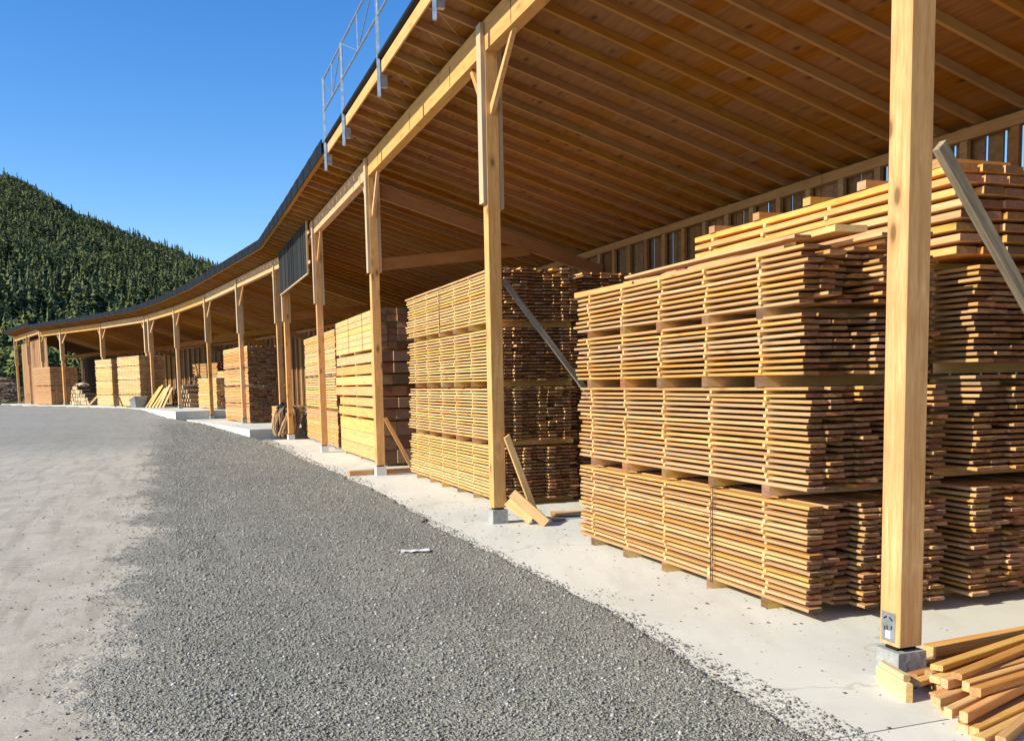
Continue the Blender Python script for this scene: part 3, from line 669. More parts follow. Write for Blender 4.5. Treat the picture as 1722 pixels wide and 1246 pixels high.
# --- second stack: four packs of fresh pale boards
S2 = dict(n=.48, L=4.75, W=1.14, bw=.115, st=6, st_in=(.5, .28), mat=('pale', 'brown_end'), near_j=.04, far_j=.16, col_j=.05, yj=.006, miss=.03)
pack('pale lumber pack on the concrete behind the second tall post, bottom of its stack', d=1.36, z=0, layers=16, t=.0235, gap=.020, seed=31, **S2)
pack('pale lumber pack second from the floor in the stack behind the second tall post', d=1.34, z=.775, layers=16, t=.0235, gap=.020, seed=32, **S2)
pack('pale lumber pack third from the floor in the stack behind the second tall post', d=1.35, z=1.55, layers=16, t=.0235, gap=.020, seed=33, **S2)
pack('pale lumber pack topmost in the stack behind the second tall post', d=1.36, z=2.325, layers=16, t=.0235, gap=.020, seed=34, strap=(-2.6,), **S2)
for k in range(4):
    pack(['bottom', 'second', 'third', 'topmost'][k]+' pack of the shaded stack hidden behind the pale packs', n=1.74, d=1.45, z=.765*k, L=4.4, W=1.1, layers=16, t=.026, gap=.017, seed=36+k, mat=('pine', 'brown_end'), detail='front', bw=.14)
# --- heavy timbers behind the third post
def timber_stack(label, n, d, z, L, W, rows, h, ncol, seed, gap=.006, jit=.12, straps=(), sp=None, mat=('pale', 'brown_end'), bear=.06):
    r = random.Random(seed); root = thing('timber_pack', label, 'timber pack', at(n, d, z), RZ, 'packs of heavy squared timber')
    if bear:
        for x in (-L+.5, -L*.5, -.5):
            mb = MB(); mb.box(x-.05, 0, 0, x+.05, W, bear-.001); mb.mi = [0, 0, 1, 0, 1, 0]; mb.build('bearer', ('stick', 'pine_end'), root)
    pt = W/ncol; zz = bear
    for l in range(rows):
        sh = r.uniform(-jit, jit)
        for c in range(ncol):
            mb = MB(); s2 = sh+r.uniform(-.04, .04); mb.board(-L+s2-r.uniform(0, jit), s2*.6, c*pt+r.uniform(-.004, .004)+(sh*.25 if jit > .1 else 0), (c+1)*pt-.008+(sh*.25 if jit > .1 else 0), zz, zz+h-.004, bow=.002, seg=3, r=r)
            mb.build('timber', mat, root)
        zz += h
        if sp and l < rows-1 and l % sp == sp-1:
            for x in (-L+.6, -L*.5, -.6):
                mb = MB(); mb.box(x-.03, .0, zz, x+.03, W, zz+.035); mb.build('stacking_strip', 'stick', root)
            zz += .036
        elif gap: zz += gap
    for xs in straps:
        mb = MB(); mb.box(xs-.008, -.012, bear-.01, xs+.008, -.008, zz+.004); mb.box(xs-.008, -.012, zz+.002, xs+.008, W, zz+.006); mb.build('strap', 'strap', root)
    return root, zz
_, zt = timber_stack('lowest pack of the heavy timber stack, wide squared beams tight together', .40, 8.15, 0, 4.75, .9, 3, .27, 3, 41, jit=.05)
_, z2 = timber_stack('middle pack of the heavy timber stack, thick beams shifted unevenly', .34, 8.05, zt, 4.7, .95, 6, .19, 3, 42, jit=.26, sp=1, bear=.05)
timber_stack('top pack of the heavy timber stack, strapped beams with flush ends', .36, 8.1, zt+z2, 4.9, 1.0, 6, .125, 5, 43, jit=.03, straps=(-1.5, -3.1), gap=.004, bear=.06)
# --- sawn boards between the third and fourth posts
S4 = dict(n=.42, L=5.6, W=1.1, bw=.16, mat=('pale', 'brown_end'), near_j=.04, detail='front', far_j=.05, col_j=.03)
pack('lowest board pack of the stack between third and fourth posts, reddish edges', d=13.45, z=0, layers=17, t=.044, gap=.008, seed=51, stick=None, **{**S4, 'mat': ('pine', 'brown_end')})
pack('middle board pack with small spacer strips, between third and fourth posts', d=13.5, z=.96, layers=12, t=.05, gap=.018, seed=52, st=8, **S4)
pack('tall topmost board pack between third and fourth posts', d=13.48, z=1.85, layers=19, t=.048, gap=.009, seed=53, stick=None, **S4)
for k in range(3):
    pack(['bottom', 'middle', 'top'][k]+' pack of the shaded stack behind the boards by the fourth post', n=1.8, d=13.6, z=.95*k, L=5.2, W=1.1, layers=17, t=.044, gap=.009, seed=56+k, mat=('brown', 'brown_end'), detail='merged', bw=.2, stick=None)
# --- stacks on the upper slabs, each in the direction of its bay
def bay_frame(px, z, i): return (Vector((px[0], px[1], z)), math.atan2(-DIRS[i].y, -DIRS[i].x))
F5 = lambda z: bay_frame((-9.42, 34.4), z, 8)
for k, (z, ly, lb) in enumerate(((.31, 12, 'bottom'), (1.0, 11, 'second'), (1.66, 11, 'third'), (2.3, 14, 'topmost'))):
    pack(lb+' honey brown pack of the tall stack beside the log bundle', 0, 0, z, 4.3, 1.35, ly, t=.044, gap=.010, bw=.17, seed=61+k, frame=F5(z), stick=None, mat=('pine', 'brown_end'), detail='front', near_j=.02, far_j=.05, bear_h=.05, st=3)
F5b = lambda z: bay_frame((-8.05, 33.0), z, 8)
pack('low pile of short offcuts beside the log bundle', 0, 0, .31, .9, 1.0, 9, t=.06, gap=.006, bw=.14, seed=66, frame=F5b(.31), stick=None, mat=('pine', 'pine_end'), detail='front', near_j=.1, bear_h=.04, st=2)
for k, (px, ly, L, lb) in enumerate((((-13.5, 46.2), 16, 2.4, 'low'), ((-13.1, 42.6), 20, 3.0, 'taller'))):
    pack(lb+' pale board pack with ragged ends on the highest slab', 0, 0, .68, L, 1.5, ly, t=.055, gap=.012, bw=.2, seed=71+k, frame=bay_frame(px, .68, 10), stick=None, mat=('pale', 'pine_end'), detail='front', near_j=.12, far_j=.2, bear_h=.05, st=3)
    if k == 0: pack('pale board pack on top of the low ragged pack on the highest slab', 0, 0, .68+1.12, L-.2, 1.4, 9, t=.055, gap=.012, bw=.2, seed=75, frame=bay_frame(px, 1.80, 10), stick=None, mat=('pale', 'pine_end'), detail='front', near_j=.1, far_j=.2, bear_h=.05, st=3)
# far stacks: pale packs with strips, then boards wrapped in reddish boarding
dI = math.atan2(-DIRS[12].y, -DIRS[12].x)
for col_, (px, L) in enumerate((((-19.7, 50.9), 3.2), ((-22.3, 53.6), 2.6))):
    for k, (z, ly) in enumerate(((.70, 9), (1.32, 12), (2.12, 11), (2.85, 8))):
        if col_ == 1 and k == 3: ly = 7
        pack(('bottom', 'second', 'third', 'topmost')[k]+(' pale pack of the far bright stack with upright battens' if col_ == 0 else ' pale pack of the far stack next to the dark heap'), 0, 0, z, L, 1.4, ly, t=.045, gap=.018, bw=.2, seed=81+k+col_*5,
             frame=bay_frame(px, z, 11), mat=('bright', 'pine_end'), detail='front', st=6, near_j=.03, far_j=.06, bear_h=.06, stick_w=.05)
for k, z in enumerate((.71, 1.95)):
    pack(('lower', 'upper')[k]+' pack of reddish boards by the far boarded bays', 0, 0, z, 3.0, 1.75, 20, t=.055, gap=.004, bw=.25, seed=95+k, frame=bay_frame((-29.8, 62.0), z, 13), stick=None, mat=('red', 'red'), detail='front', near_j=.01, far_j=.02, bear_h=.05, st=3)
pack('dark shaded board stack beside the reddish boards', 0, 0, .71, 3.2, 1.6, 30, t=.05, gap=.02, bw=.2, seed=99, frame=bay_frame((-24.6, 60.2), .71, 12), stick=None, mat=('brown', 'brown_end'), detail='merged', near_j=.2, far_j=.3, bear_h=.05, st=3)
pack('low shaded pack behind the leaning bark slabs', 0, 0, .70, 3.0, 1.4, 34, t=.05, gap=.015, bw=.2, seed=100, frame=bay_frame((-15.6, 51.0), .70, 11), stick=None, mat=('brown', 'brown_end'), detail='merged', near_j=.2, far_j=.3, bear_h=.05, st=3)

# ------------------------------------------------------------------ loose boards, braces and other small things
def plank(name, label, a, b_, wd, th, mat, cat='plank', group=None, up=(0, 0, 1), endm='pine_end'):
    "a single board from a to b: centre line, width, thickness"
    a, b_ = Vector(a), Vector(b_); x = (b_-a).normalized(); u = Vector(up); y = u.cross(x).normalized(); z = x.cross(y)
    mb = MB(); mb.board(0, (b_-a).length, -wd/2, wd/2, -th/2, th/2, bow=.0015, seg=5)
    o = mb.build(name, (mat, endm)); mw = Matrix((x, y, z)).transposed().to_4x4(); mw.translation = a; o.matrix_world = mw
    return tag(o, label, cat, group)
# boards lying loose on the first stack
zt = 2.43
LB = 'loose boards on top of the first stack'
for k, (n0, d0, z0, n1, d1, z1, wd, th, lab) in enumerate((
    (.85, -4.95, 2.585, 1.0, -3.05, 2.60, .24, .045, 'wide loose plank lying lengthwise over the ragged pack'),
    (.66, -4.5, 2.545, .85, -2.95, 2.55, .15, .028, 'loose board poking out from under the wide plank'),
    (1.22, -4.7, 2.545, 1.1, -2.6, 2.55, .16, .03, 'loose board between the wide plank and the thick planks'),
    (.70, -1.95, 2.47, .74, -3.1, 2.47, .10, .03, 'short loose board at the bottom of the small heap, road side'),
    (.83, -1.90, 2.47, .86, -3.05, 2.475, .10, .03, 'short loose board at the bottom of the small heap, second one'),
    (.96, -1.85, 2.475, .97, -3.0, 2.47, .10, .03, 'short loose board at the bottom of the small heap, shed side'),
    (.72, -1.88, 2.505, .80, -3.0, 2.51, .09, .03, 'short loose board in the middle of the small heap, road side'),
    (.90, -1.95, 2.506, .88, -3.1, 2.507, .10, .028, 'short loose board in the middle of the small heap, shed side'),
    (.78, -1.78, 2.54, .95, -2.9, 2.545, .11, .032, 'short loose board crowning the small heap'),
    (.97, -1.82, 2.537, .84, -2.7, 2.575, .08, .03, 'narrow short board slanting over the small heap'),
    (.48, -1.35, 2.46, .62, -2.35, 2.475, .18, .05, 'thick loose board at the far edge of the first stack'),
    (.70, -1.42, 2.44, .9, -1.8, 2.45, .14, .04, 'stubby loose board beside the thick one at the far edge'),
    (.42, -4.9, 2.452, .5, -2.6, 2.46, .13, .026, 'loose board along the road edge of the ragged pack'))):
    plank('loose_board', lab, at(n0, d0, z0), at(n1, d1, z1), wd, th, 'pine', 'board', LB)
# weathered braces leaning from the posts to the floor
def post_brace(i, n0, z0, n1, z1, wd, th, mat, lab, dd=0.0):
    q = ROWV[i]; nn, d_ = NRM[min(i, NB-1)], DIRS[min(i, NB-1)]
    a = v3(q+nn*n0+d_*dd, slab_z(i)+z0); e = v3(q+nn*n1+d_*dd, slab_z(i)+z1)
    return plank('leaning_plank', lab, a, e, wd, th, mat, 'plank', 'planks leaning from the shed posts', up=v3(d_, 0), endm=mat)
post_brace(3, .085, 2.74, 2.30, .02, .07, .045, 'grey', 'weathered grey plank leaning steeply from the first tall post', -.10)
post_brace(4, .10, 2.76, 2.30, .02, .065, .04, 'grey', 'dark grey plank leaning from the second tall post behind the stack', -.02)
post_brace(4, .08, 1.0, .44, .03, .075, .04, 'pine', 'raw plank leaning low against the second tall post', -.12)
post_brace(5, .09, 1.02, .60, .03, .07, .03, 'pine', 'raw plank leaning low against the third tall post', -.1)
# short boards propped by the second post
plank('short_board', 'short wide board propped against the second tall post, front one', at(.10, -.22, .36), at(.40, -.50, .03), .115, .028, 'pine', 'board', 'short boards propped by the second post', up=(-.7, -.5, .5))
plank('short_board', 'short board propped against the second tall post, behind the front one', at(.09, -.10, .26), at(.30, -.30, .05), .12, .025, 'pine', 'board', 'short boards propped by the second post', up=(-.7, -.5, .5))
plank('floor_plank', 'pale plank lying on the concrete between the two near stacks', at(.75, .25, .03), at(1.35, .05, .03), .22, .03, 'pale', 'plank')
plank('floor_plank', 'thin grey board laid flat as a shadow patch behind the propped boards', at(.52, .05, .015), at(.72, -.18, .015), .18, .02, 'grey', 'plank')  # thin grey board added to draw a shadow patch on the concrete
plank('floor_timber', 'timber lying on the concrete by the pier of the third post', at(-.55, 6.62, .045), at(.75, 6.75, .045), .12, .09, 'pine', 'timber')
# scrap of white paper on the gravel
mb = MB(); 
for k in range(7):
    x = k*.045; mb.v += [(x, -.05+.02*math.sin(k*2.1), .012*abs(math.sin(k*1.7))), (x, .05+.02*math.cos(k*1.3), .014*abs(math.cos(k*1.1)))]
mb.f = [(2*k, 2*k+2, 2*k+3, 2*k+1) for k in range(6)]; mb.mi = [0]*6
tag(mb.build('paper_scrap', 'paper', None, (-1.06, 8.86, float(ground_z(np.array([[-1.0]]), np.array([[8.9]]))[0, 0])+.012), (0, 0, .12)), 'crumpled scrap of white paper lying on the gravel', 'paper')
# pile of sticks at the foot of the first post
form = thing('formwork_board', 'two pale offcut boards stacked against the first post pier', 'offcut', at(-.092, -6.35, 0), RZ-.23)
mb = MB(); mb.board(0, .30, 0, .032, 0, .098, bow=.001, seg=2); mb.build('side_board', ('offcut', 'pine_end'), form)
mb = MB(); mb.board(.02, .27, .002, .036, .100, .132, bow=.001, seg=2); mb.build('top_board', ('offcut', 'pine_end'), form)
rp = random.Random(5)
ST = 'sawn sticks heaped at the foot of the first post'
words_ = ['with clean square end', 'with bevelled end', 'with dark end grain', 'lying on the concrete', 'topmost in its layer', 'sloping down to the floor', 'half buried', 'jutting out furthest', 'with a split end', 'tucked under the others']
rows_ = [(-6.47-.064*k, .024) for k in range(13)]+[(-6.50-.07*k, .076) for k in range(9)]+[(-6.55-.075*k, .126) for k in range(6)]+[(-6.66, .172), (-6.80, .172)]
ordn = ['first', 'second', 'third', 'fourth', 'fifth', 'sixth', 'seventh', 'eighth', 'ninth', 'tenth', 'eleventh', 'twelfth', 'thirteenth', 'fourteenth', 'fifteenth', 'sixteenth', 'seventeenth', 'eighteenth', 'nineteenth', 'twentieth']
ordn += ['twenty-'+q for q in ordn[:9]]+['thirtieth']
order = sorted(range(len(rows_)), key=lambda k: -rows_[k][0])
for rank, k in enumerate(order):
    dd, z = rows_[k]; lv = round((z-.024)/.05); n0 = (dd+6.69)*.5-.06+rp.uniform(-.07, .12)+.03*lv; ln = rp.uniform(1.3, 1.9); an = (-6.2-dd)*.34+(.0, .06, -.04, .10)[lv]
    wd, th = rp.choice(((.046, .046), (.056, .036), (.058, .03), (.05, .044), (.042, .048)))
    if dd < -7.2: an += .10; n0 += .02
    a = at(n0, dd, z-.024+th/2+.001); e = at(n0+ln*math.cos(an), dd+ln*math.sin(an), z-.024+th/2+.001+(rp.uniform(0, .012) if lv else 0))
    tier = 'lying on the concrete' if z < .05 else ('in the middle layer' if z < .11 else 'on top of the heap')
    plank('sawn_stick', 'sawn wooden stick %s, %s counted from the post pier' % (tier, ordn[rank]), a, e, wd, th, 'pine', 'stick', ST)
plank('sawn_plank', 'longer plank lying behind the stick heap by the first post', at(.42, -6.17, .075), at(1.9, -6.12, .10), .10, .05, 'pine', 'plank')
plank('sawn_plank', 'dark thin plank under the longer one behind the stick heap', at(.24, -6.22, .02), at(1.3, -6.16, .022), .09, .03, 'brown', 'plank')

# ------------------------------------------------------------------ bundle of bark edgings by the fifth post
def bundle(label, loc, rad, hgt, seed, sheet=True):
    r = random.Random(seed); root = thing('edging_bundle', label, 'wood bundle', loc, r.uniform(0, 3), 'bundles of bark edgings')
    for k in range(60):
        an = 2*math.pi*k/60+r.uniform(-.12, .12); tw = r.uniform(-.9, .9); mb = MB(); pts = []; rr = []
        out = r.uniform(.62, 1.04); f0, f1 = r.uniform(.03, .22), r.uniform(.72, .97); th_ = r.uniform(.018, .042)
        for j in range(9):
            f = j/8; ph = math.pi*(f0+(f1-f0)*f); rad_ = rad*out*(math.sin(ph)**.6)+.03; a2 = an+tw*(f-.5)
            pts.append((rad_*math.cos(a2)+.10*(f-.5), rad_*math.sin(a2)*.9, .03+hgt*(1-math.cos(ph))/2*(.9+.1*out))); rr.append(th_*(1+.25*math.sin(j*1.7+k)))
        mb.tube(pts, .03, 5, rad=rr, capm=1); mb.build('edging_strip', ('bark', 'log_end'), root)
    if sheet:
        mb = MB(); K, J = 16, 7
        for j in range(J):
            for k in range(K):
                ph = .05+j/(J-1)*1.25; a2 = 2*math.pi*k/K; q = rad*.80*math.sin(ph)*(1+.16*r.uniform(-1, 1)); mb.v.append((q*math.cos(a2), q*math.sin(a2), hgt*.62+hgt*.48*math.cos(ph)*(1+.10*r.uniform(-1, 1))))
        for j in range(J-1):
            for k in range(K): mb.f.append((j*K+k, (j+1)*K+k, (j+1)*K+(k+1) % K, j*K+(k+1) % K)); mb.mi.append(0)
        mb.f.append(tuple(range(K))); mb.mi.append(0)
        mb.build('plastic_sheet', 'plastic', root)
    return root
bundle('round bundle of curved bark edgings under black plastic by the fifth post', (-6.97, 29.50, 0), .43, 1.02, 3)
bundle('shaded bundle of bark edgings in the gap behind the fifth post', (-6.12, 29.75, 0), .36, .9, 4)

# ------------------------------------------------------------------ far end of the shed
LOGS = 'firewood logs heaped at the far end'
rl = random.Random(12)
def log_(name, label, c, ax, ln, r_, group, end='log_end'):
    mb = MB(); a = Vector(ax).normalized()
    mb.tube([(0, 0, 0), (ln*.5, rl.uniform(-.02, .02), rl.uniform(-.02, .02)), (ln, 0, 0)], r_, 8, rad=[r_, r_*rl.uniform(.9, 1.05), r_*rl.uniform(.85, 1)], capm=1)
    o = mb.build(name, ('log', end)); y = Vector((0, 0, 1)).cross(a).normalized(); z = a.cross(y)
    mw = Matrix((a, y, z)).transposed().to_4x4(); mw.translation = Vector(c); o.matrix_world = mw
    return tag(o, label, 'log', group)
for row, cnt in enumerate((11, 10, 8, 6, 3)):
    for k in range(cnt):
        f = (k+.5+row*.5)/11.5+rl.uniform(-.02, .02); q = Vector((-27.6, 60.2)).lerp(Vector((-25.2, 57.6)), f)-NRM[12]*.2
        log_('firewood_log', 'short firewood log with pale cut end in the heap under the tarp', (q.x, q.y, .85+row*.23), v3(NRM[12], rl.uniform(-.05, .05)), rl.uniform(.5, .8), rl.uniform(.10, .145), LOGS)
mb = MB()
for j in range(8):
    for k in range(5): mb.v.append((j*.13, k*.16, .10*math.sin(j*.45)+rl.uniform(-.03, .03)-.05*abs(k-2)))
for j in range(7):
    for k in range(4): mb.f.append((j*5+k, (j+1)*5+k, (j+1)*5+k+1, j*5+k+1)); mb.mi.append(0)
q = Vector((-27.4, 60.0))
mb2 = [(x, y, z-.03) for x, y, z in mb.v]; nv = len(mb.v); mb.v += mb2; mb.f += [tuple(nv+a for a in reversed(f)) for f in list(mb.f)]; mb.mi = [0]*len(mb.f)
tag(mb.build('tarp', 'tarp', None, (q.x, q.y, 2.02), (0, 0, math.atan2(-DIRS[12].y, -DIRS[12].x)), smooth=True), 'pale crumpled tarp laid over the far firewood heap', 'tarp')
PK = 'poles stacked with round ends showing'
for row, cnt in enumerate((8, 8, 7, 6, 4)):
    for k in range(cnt):
        q = Vector((-17.9, 49.6)).lerp(Vector((-15.9, 47.0)), (k+.5+row*.4)/9)+NRM[10]*.25
        log_('round_pole', 'thin round pole in the dark stack behind the leaning slabs', (q.x, q.y, .80+row*.22), v3(NRM[10], rl.uniform(-.08, .08)), rl.uniform(1.6, 2.2), rl.uniform(.07, .12), PK)
SLB = 'bark slabs leaning in a fan on the pole stack'
for k, lab in enumerate(('outermost slab of the fan, leaning furthest over', 'second bark slab of the fan beside the outermost', 'third bark slab of the fan, widest', 'fourth bark slab of the fan', 'fifth bark slab of the fan', 'last bark slab of the fan, nearly upright')):
    f = k/5; foot = Vector((-19.0, 50.0)).lerp(Vector((-17.55, 48.5)), f)-NRM[10]*.12; top = Vector((-18.45, 50.1)).lerp(Vector((-17.4, 48.9)), f)+NRM[10]*.10
    plank('bark_slab', lab, v3(foot, .67), v3(top, 1.72+.1*math.sin(k*2.)), .36+.06*math.sin(k*3.1), .03, 'pale', 'slab', SLB, up=v3(-NRM[10], .4))
plank('leaning_plank', 'white slat leaning by the far firewood heap', v3(vert_pt(12, -.75), .70)+Vector((.1, -.9, 0)), v3(vert_pt(12, -.10), 1.75)+Vector((.4, -.7, 0)), .10, .03, 'pale', 'slat', up=(0, -1, .3))
for k, lab in enumerate(('first pale slat leaning on the far boarded bay', 'second pale slat leaning on the far boarded bay, middle of three', 'third pale slat leaning on the far boarded bay, beside the post')):
    a = bay_pt(15, .62-.13*k, -.15); e = bay_pt(15, .72-.13*k, .5)
    plank('leaning_plank', lab, v3(a, .73), v3(e, 1.75+.1*k), .14, .03, 'pale', 'slat', 'slats leaning on the far boarding', up=v3(-NRM[15], .3))
# saw horse and grey tub in front of the far pale stack
sh = thing('saw_horse', 'small brown wooden saw horse in front of the far bright stack', 'saw horse', (-21.0, 51.2, .70), RZ)
mb = MB(); mb.bar((-.4, 0, .5), (.4, 0, .5), .08, .09); mb.build('top_rail', 'red', sh)
for sx__ in (-.3, .3):
    for sy__ in (-.18, .18):
        mb = MB(); mb.bar((sx__, sy__, 0), (sx__*.95, sy__*.15, .48), .06, .06); mb.build('leg', 'red', sh)
tub = thing('metal_tub', 'grey sloping metal tub standing before the leaning bark slabs', 'tub', (-19.6, 50.3, .69), RZ+.3)
mb = MB(); mb.hexa(((-.4, -.25, 0), (.35, -.25, 0), (.35, .25, 0), (-.4, .25, 0), (-.55, -.33, .34), (.45, -.33, .55), (.45, .33, .55), (-.55, .33, .34))); mb.build('body', 'grey_tub', tub)
mb = MB()
for (p, q) in (((-.56, -.34, .35), (.46, -.34, .56)), ((.46, -.34, .56), (.46, .34, .56)), ((.46, .34, .56), (-.56, .34, .35)), ((-.56, .34, .35), (-.56, -.34, .35))): mb.tube([p, q], .018, 6)
mb.build('rim', 'metal', tub)

# ------------------------------------------------------------------ vegetation
def leafmat(name, lo, hi, attr=None):
    m, t, b = nmat(name)
    rv = rand_value(t)
    if attr:
        a = N(t, 'ShaderNodeAttribute', attribute_name=attr); f = math_(t, 'ADD', math_(t, 'MULTIPLY', a.outputs['Fac'], .75), math_(t, 'MULTIPLY', rv, .25))
    else: f = rv
    c = mix(t, f, lo, hi); t.links.new(c, b.inputs['Base Color']); b.inputs['Roughness'].default_value = .8; b.inputs['Specular IOR Level'].default_value = .1
    return m
M_['needles'] = leafmat('spruce_needles', (0.060, 0.080, 0.043), (0.215, 0.255, 0.095), 'tint')
M_['leaves'] = leafmat('broad_leaves', (0.07, 0.115, 0.022), (0.13, 0.18, 0.045))
M_['dark_needles'] = leafmat('dark_spruce_needles', (0.010, 0.018, 0.008), (0.025, 0.040, 0.016))
M_['trunk'] = wood('tree_bark', (0.13, 0.095, 0.07), (0.06, 0.045, 0.035), axis='Z', knots=0, rough=.95)
def hill_ridge(u):
    "height angle of the bare ridge over the eye, for directions u = x/y"
    px = u*1600+861
    y = np.interp(px, [-2500, -900, -300, -100, 0, 45, 60, 100, 150, 200, 250, 300, 350, 400, 480, 560, 700, 900], [330, 140, 205, 265, 305, 320, 327, 349, 382, 399, 421, 439, 462, 480, 532, 585, 640, 652])
    return np.clip((645+.0185*(858-px)-y)/1600, 0.004, 1)
D0, D1 = 215.0, 900.0
def hill_z(X, Y):
    u = X/np.maximum(Y, 1); rg = hill_ridge(u)*D1; tt = np.clip((Y-D0)/(D1-D0), 0, 1.6)
    prof = np.where(tt < 1, tt**1.12, 1-.25*(tt-1))
    return 1.5+rg*prof+(fbm(X/60, Y/60, 30)-.5)*18*np.clip(tt*3, 0, 1)*np.clip((1-tt)*4+.15, 0, 1)
hx = np.linspace(-1.9, .12, 150); hyv = np.concatenate([np.linspace(200, 1000, 100), np.linspace(1060, 1900, 10)])
UX, UY = np.meshgrid(hx, hyv); HX = UX*UY; HZ = hill_z(HX, UY); HZ[0, :] = -4
nr, nc = UX.shape; idx = np.arange(nr*nc).reshape(nr, nc)
me = bpy.data.meshes.new('hill'); me.from_pydata(np.stack([HX, UY, HZ], -1).reshape(-1, 3).tolist(), [], np.stack([idx[:-1, :-1], idx[:-1, 1:], idx[1:, 1:], idx[1:, :-1]], -1).reshape(-1, 4).tolist())
me.polygons.foreach_set('use_smooth', [True]*len(me.polygons))
hill = bpy.data.objects.new('hill', me); C.objects.link(hill); tag(hill, 'steep hillside rising behind the far end of the shed', 'hill', kind='structure')
m, t, b = nmat('hillside_ground'); tc = N(t, 'ShaderNodeTexCoord'); OB = tc.outputs['Object']
c = mix(t, ramp(t, tnoise(.05, 5, .7), ((.4, 0.0), (.6, 1.0))), (0.025, 0.035, 0.013), (0.05, 0.065, 0.022))
c = mix(t, ramp(t, tnoise(.018, 4, .7), ((.50, 0.0), (.56, 1.0))), c, (0.27, 0.245, 0.21))
t.links.new(c, b.inputs['Base Color']); b.inputs['Roughness'].default_value = .95; me.materials.append(m)
# the wood on the hill: far trees that read as one mass
rs = np.random.RandomState(11)
def conifer_tris(rs, layers=13, per=12):
    T = []
    for l in range(layers):
        f = l/(layers-1); z = .10+.86*f; rad = .155*(1-f)**.85+.012
        for k in range(max(4, int(per*(1-.45*f)))):
            a = rs.uniform(0, 6.283); r0 = rad*rs.uniform(.65, 1.15); w_ = rad*.27+.006; dz = rs.uniform(.03, .085)
            ca, sa = math.cos(a), math.sin(a)
            T.append([(ca*.0, sa*.0, z+dz), (ca*r0-sa*w_, sa*r0+ca*w_, z-dz*.45*rs.uniform(.4, 1.4)), (ca*r0+sa*w_, sa*r0-ca*w_, z-dz*.45*rs.uniform(.4, 1.4))])
    T.append([(0, 0, 1.03), (.02, .0, .90), (-.02, .01, .90)]); T.append([(0, 0, 1.03), (.0, .02, .90), (.01, -.02, .90)])
    return np.array(T)
def broad_tris(rs, n=230):
    T = []
    for _ in range(n):
        v = rs.normal(size=3); v /= np.linalg.norm(v); q = rs.uniform(.55, 1)**.5
        c_ = np.array([v[0]*.30*q, v[1]*.30*q, .55+v[2]*.42*q]); e1 = rs.normal(size=3)*.04; e2 = rs.normal(size=3)*.04
        T.append([c_+e1, c_+e2, c_-(e1+e2)*.6])
    return np.array(T)
CT = [conifer_tris(rs) for _ in range(7)]; BT = [broad_tris(rs) for _ in range(4)]
Vs, Ts, Ns = [], [], []
def scatter(n, ymin, ymax, umin, umax):
    yy = np.sqrt(rs.uniform(ymin**2, ymax**2, n)); uu = rs.uniform(umin, umax, n); return uu*yy, yy
tx, ty = scatter(13500, 222, 905, -.66, -.20)
tz = hill_z(tx, ty)
rock = fbm(tx/55, ty/55, 44)
bro = fbm(tx/90+3, ty/90, 51)
for k in range(len(tx)):
    pxx = tx[k]/ty[k]*1600+861
    t_ = (ty[k]-222)/700
    if rock[k] > (.52 if 205 < pxx < 300 and .45 < t_ < .93 else .68) and rs.rand() < .8: continue
    t_ = (ty[k]-222)/700
    isb = (bro[k] > .47 and rs.rand() < .8) or (t_ < .06 and rs.rand() < .6)
    tp = BT[rs.randint(4)] if isb else CT[rs.randint(7)]
    hgt = (rs.uniform(5, 12) if isb else (7+13*rs.rand()**1.3)*(1-.12*t_)); wd = hgt*rs.uniform(.85, 1.25)*(1.0 if isb else rs.uniform(1.0, 1.5))
    a = rs.uniform(0, 6.283); ca, sa = math.cos(a), math.sin(a)
    P = tp.reshape(-1, 3); Q = np.stack([(P[:, 0]*ca-P[:, 1]*sa)*wd+tx[k], (P[:, 0]*sa+P[:, 1]*ca)*wd+ty[k], P[:, 2]*hgt+tz[k]-.5], -1)
    cen = np.array([tx[k], ty[k], 0]); NV_ = Q-cen; hz = P[:, 2]-(.5 if isb else 0); NV_[:, 2] = (hz*1.1*wd if isb else .45*np.hypot(NV_[:, 0], NV_[:, 1])+.06*wd)
    NV_ += rs.normal(size=(len(Q)//3, 1, 3)).repeat(3, 1).reshape(-1, 3)*wd*.055; NV_ /= np.linalg.norm(NV_, axis=1, keepdims=True)+1e-9
    Q3 = Q.reshape(-1, 3, 3); gn = np.cross(Q3[:, 1]-Q3[:, 0], Q3[:, 2]-Q3[:, 0]); fl = (gn*NV_.reshape(-1, 3, 3).mean(1)).sum(1) < 0; Q3[fl] = Q3[fl][:, ::-1]; NV_.reshape(-1, 3, 3)[fl] = NV_.reshape(-1, 3, 3)[fl][:, ::-1]
    Ns.append(NV_.astype(np.float32)); Vs.append(Q.astype(np.float32)); Ts.append(np.full(len(Q), np.clip((.48 if isb else .0)+rs.uniform(0, .34)+.9*(fbm(tx[k:k+1]/38, ty[k:k+1]/38, 77)[0]-.42)+.16*math.sin(math.pi*min(1, t_*1.3)), 0, 1), np.float32))
V = np.concatenate(Vs); TT = np.concatenate(Ts); nv = len(V); nt_ = nv//3
me = bpy.data.meshes.new('forest'); me.vertices.add(nv); me.vertices.foreach_set('co', V.ravel())
me.loops.add(nv); me.loops.foreach_set('vertex_index', np.arange(nv, dtype=np.int32)); me.polygons.add(nt_)
me.polygons.foreach_set('loop_start', np.arange(0, nv, 3, dtype=np.int32)); me.update(calc_edges=True)
me.polygons.foreach_set('use_smooth', np.ones(nt_, bool)); me.normals_split_custom_set_from_vertices(np.concatenate(Ns).tolist())
at_ = me.attributes.new('tint', 'FLOAT', 'POINT'); at_.data.foreach_set('value', TT); me.materials.append(M_['needles'])
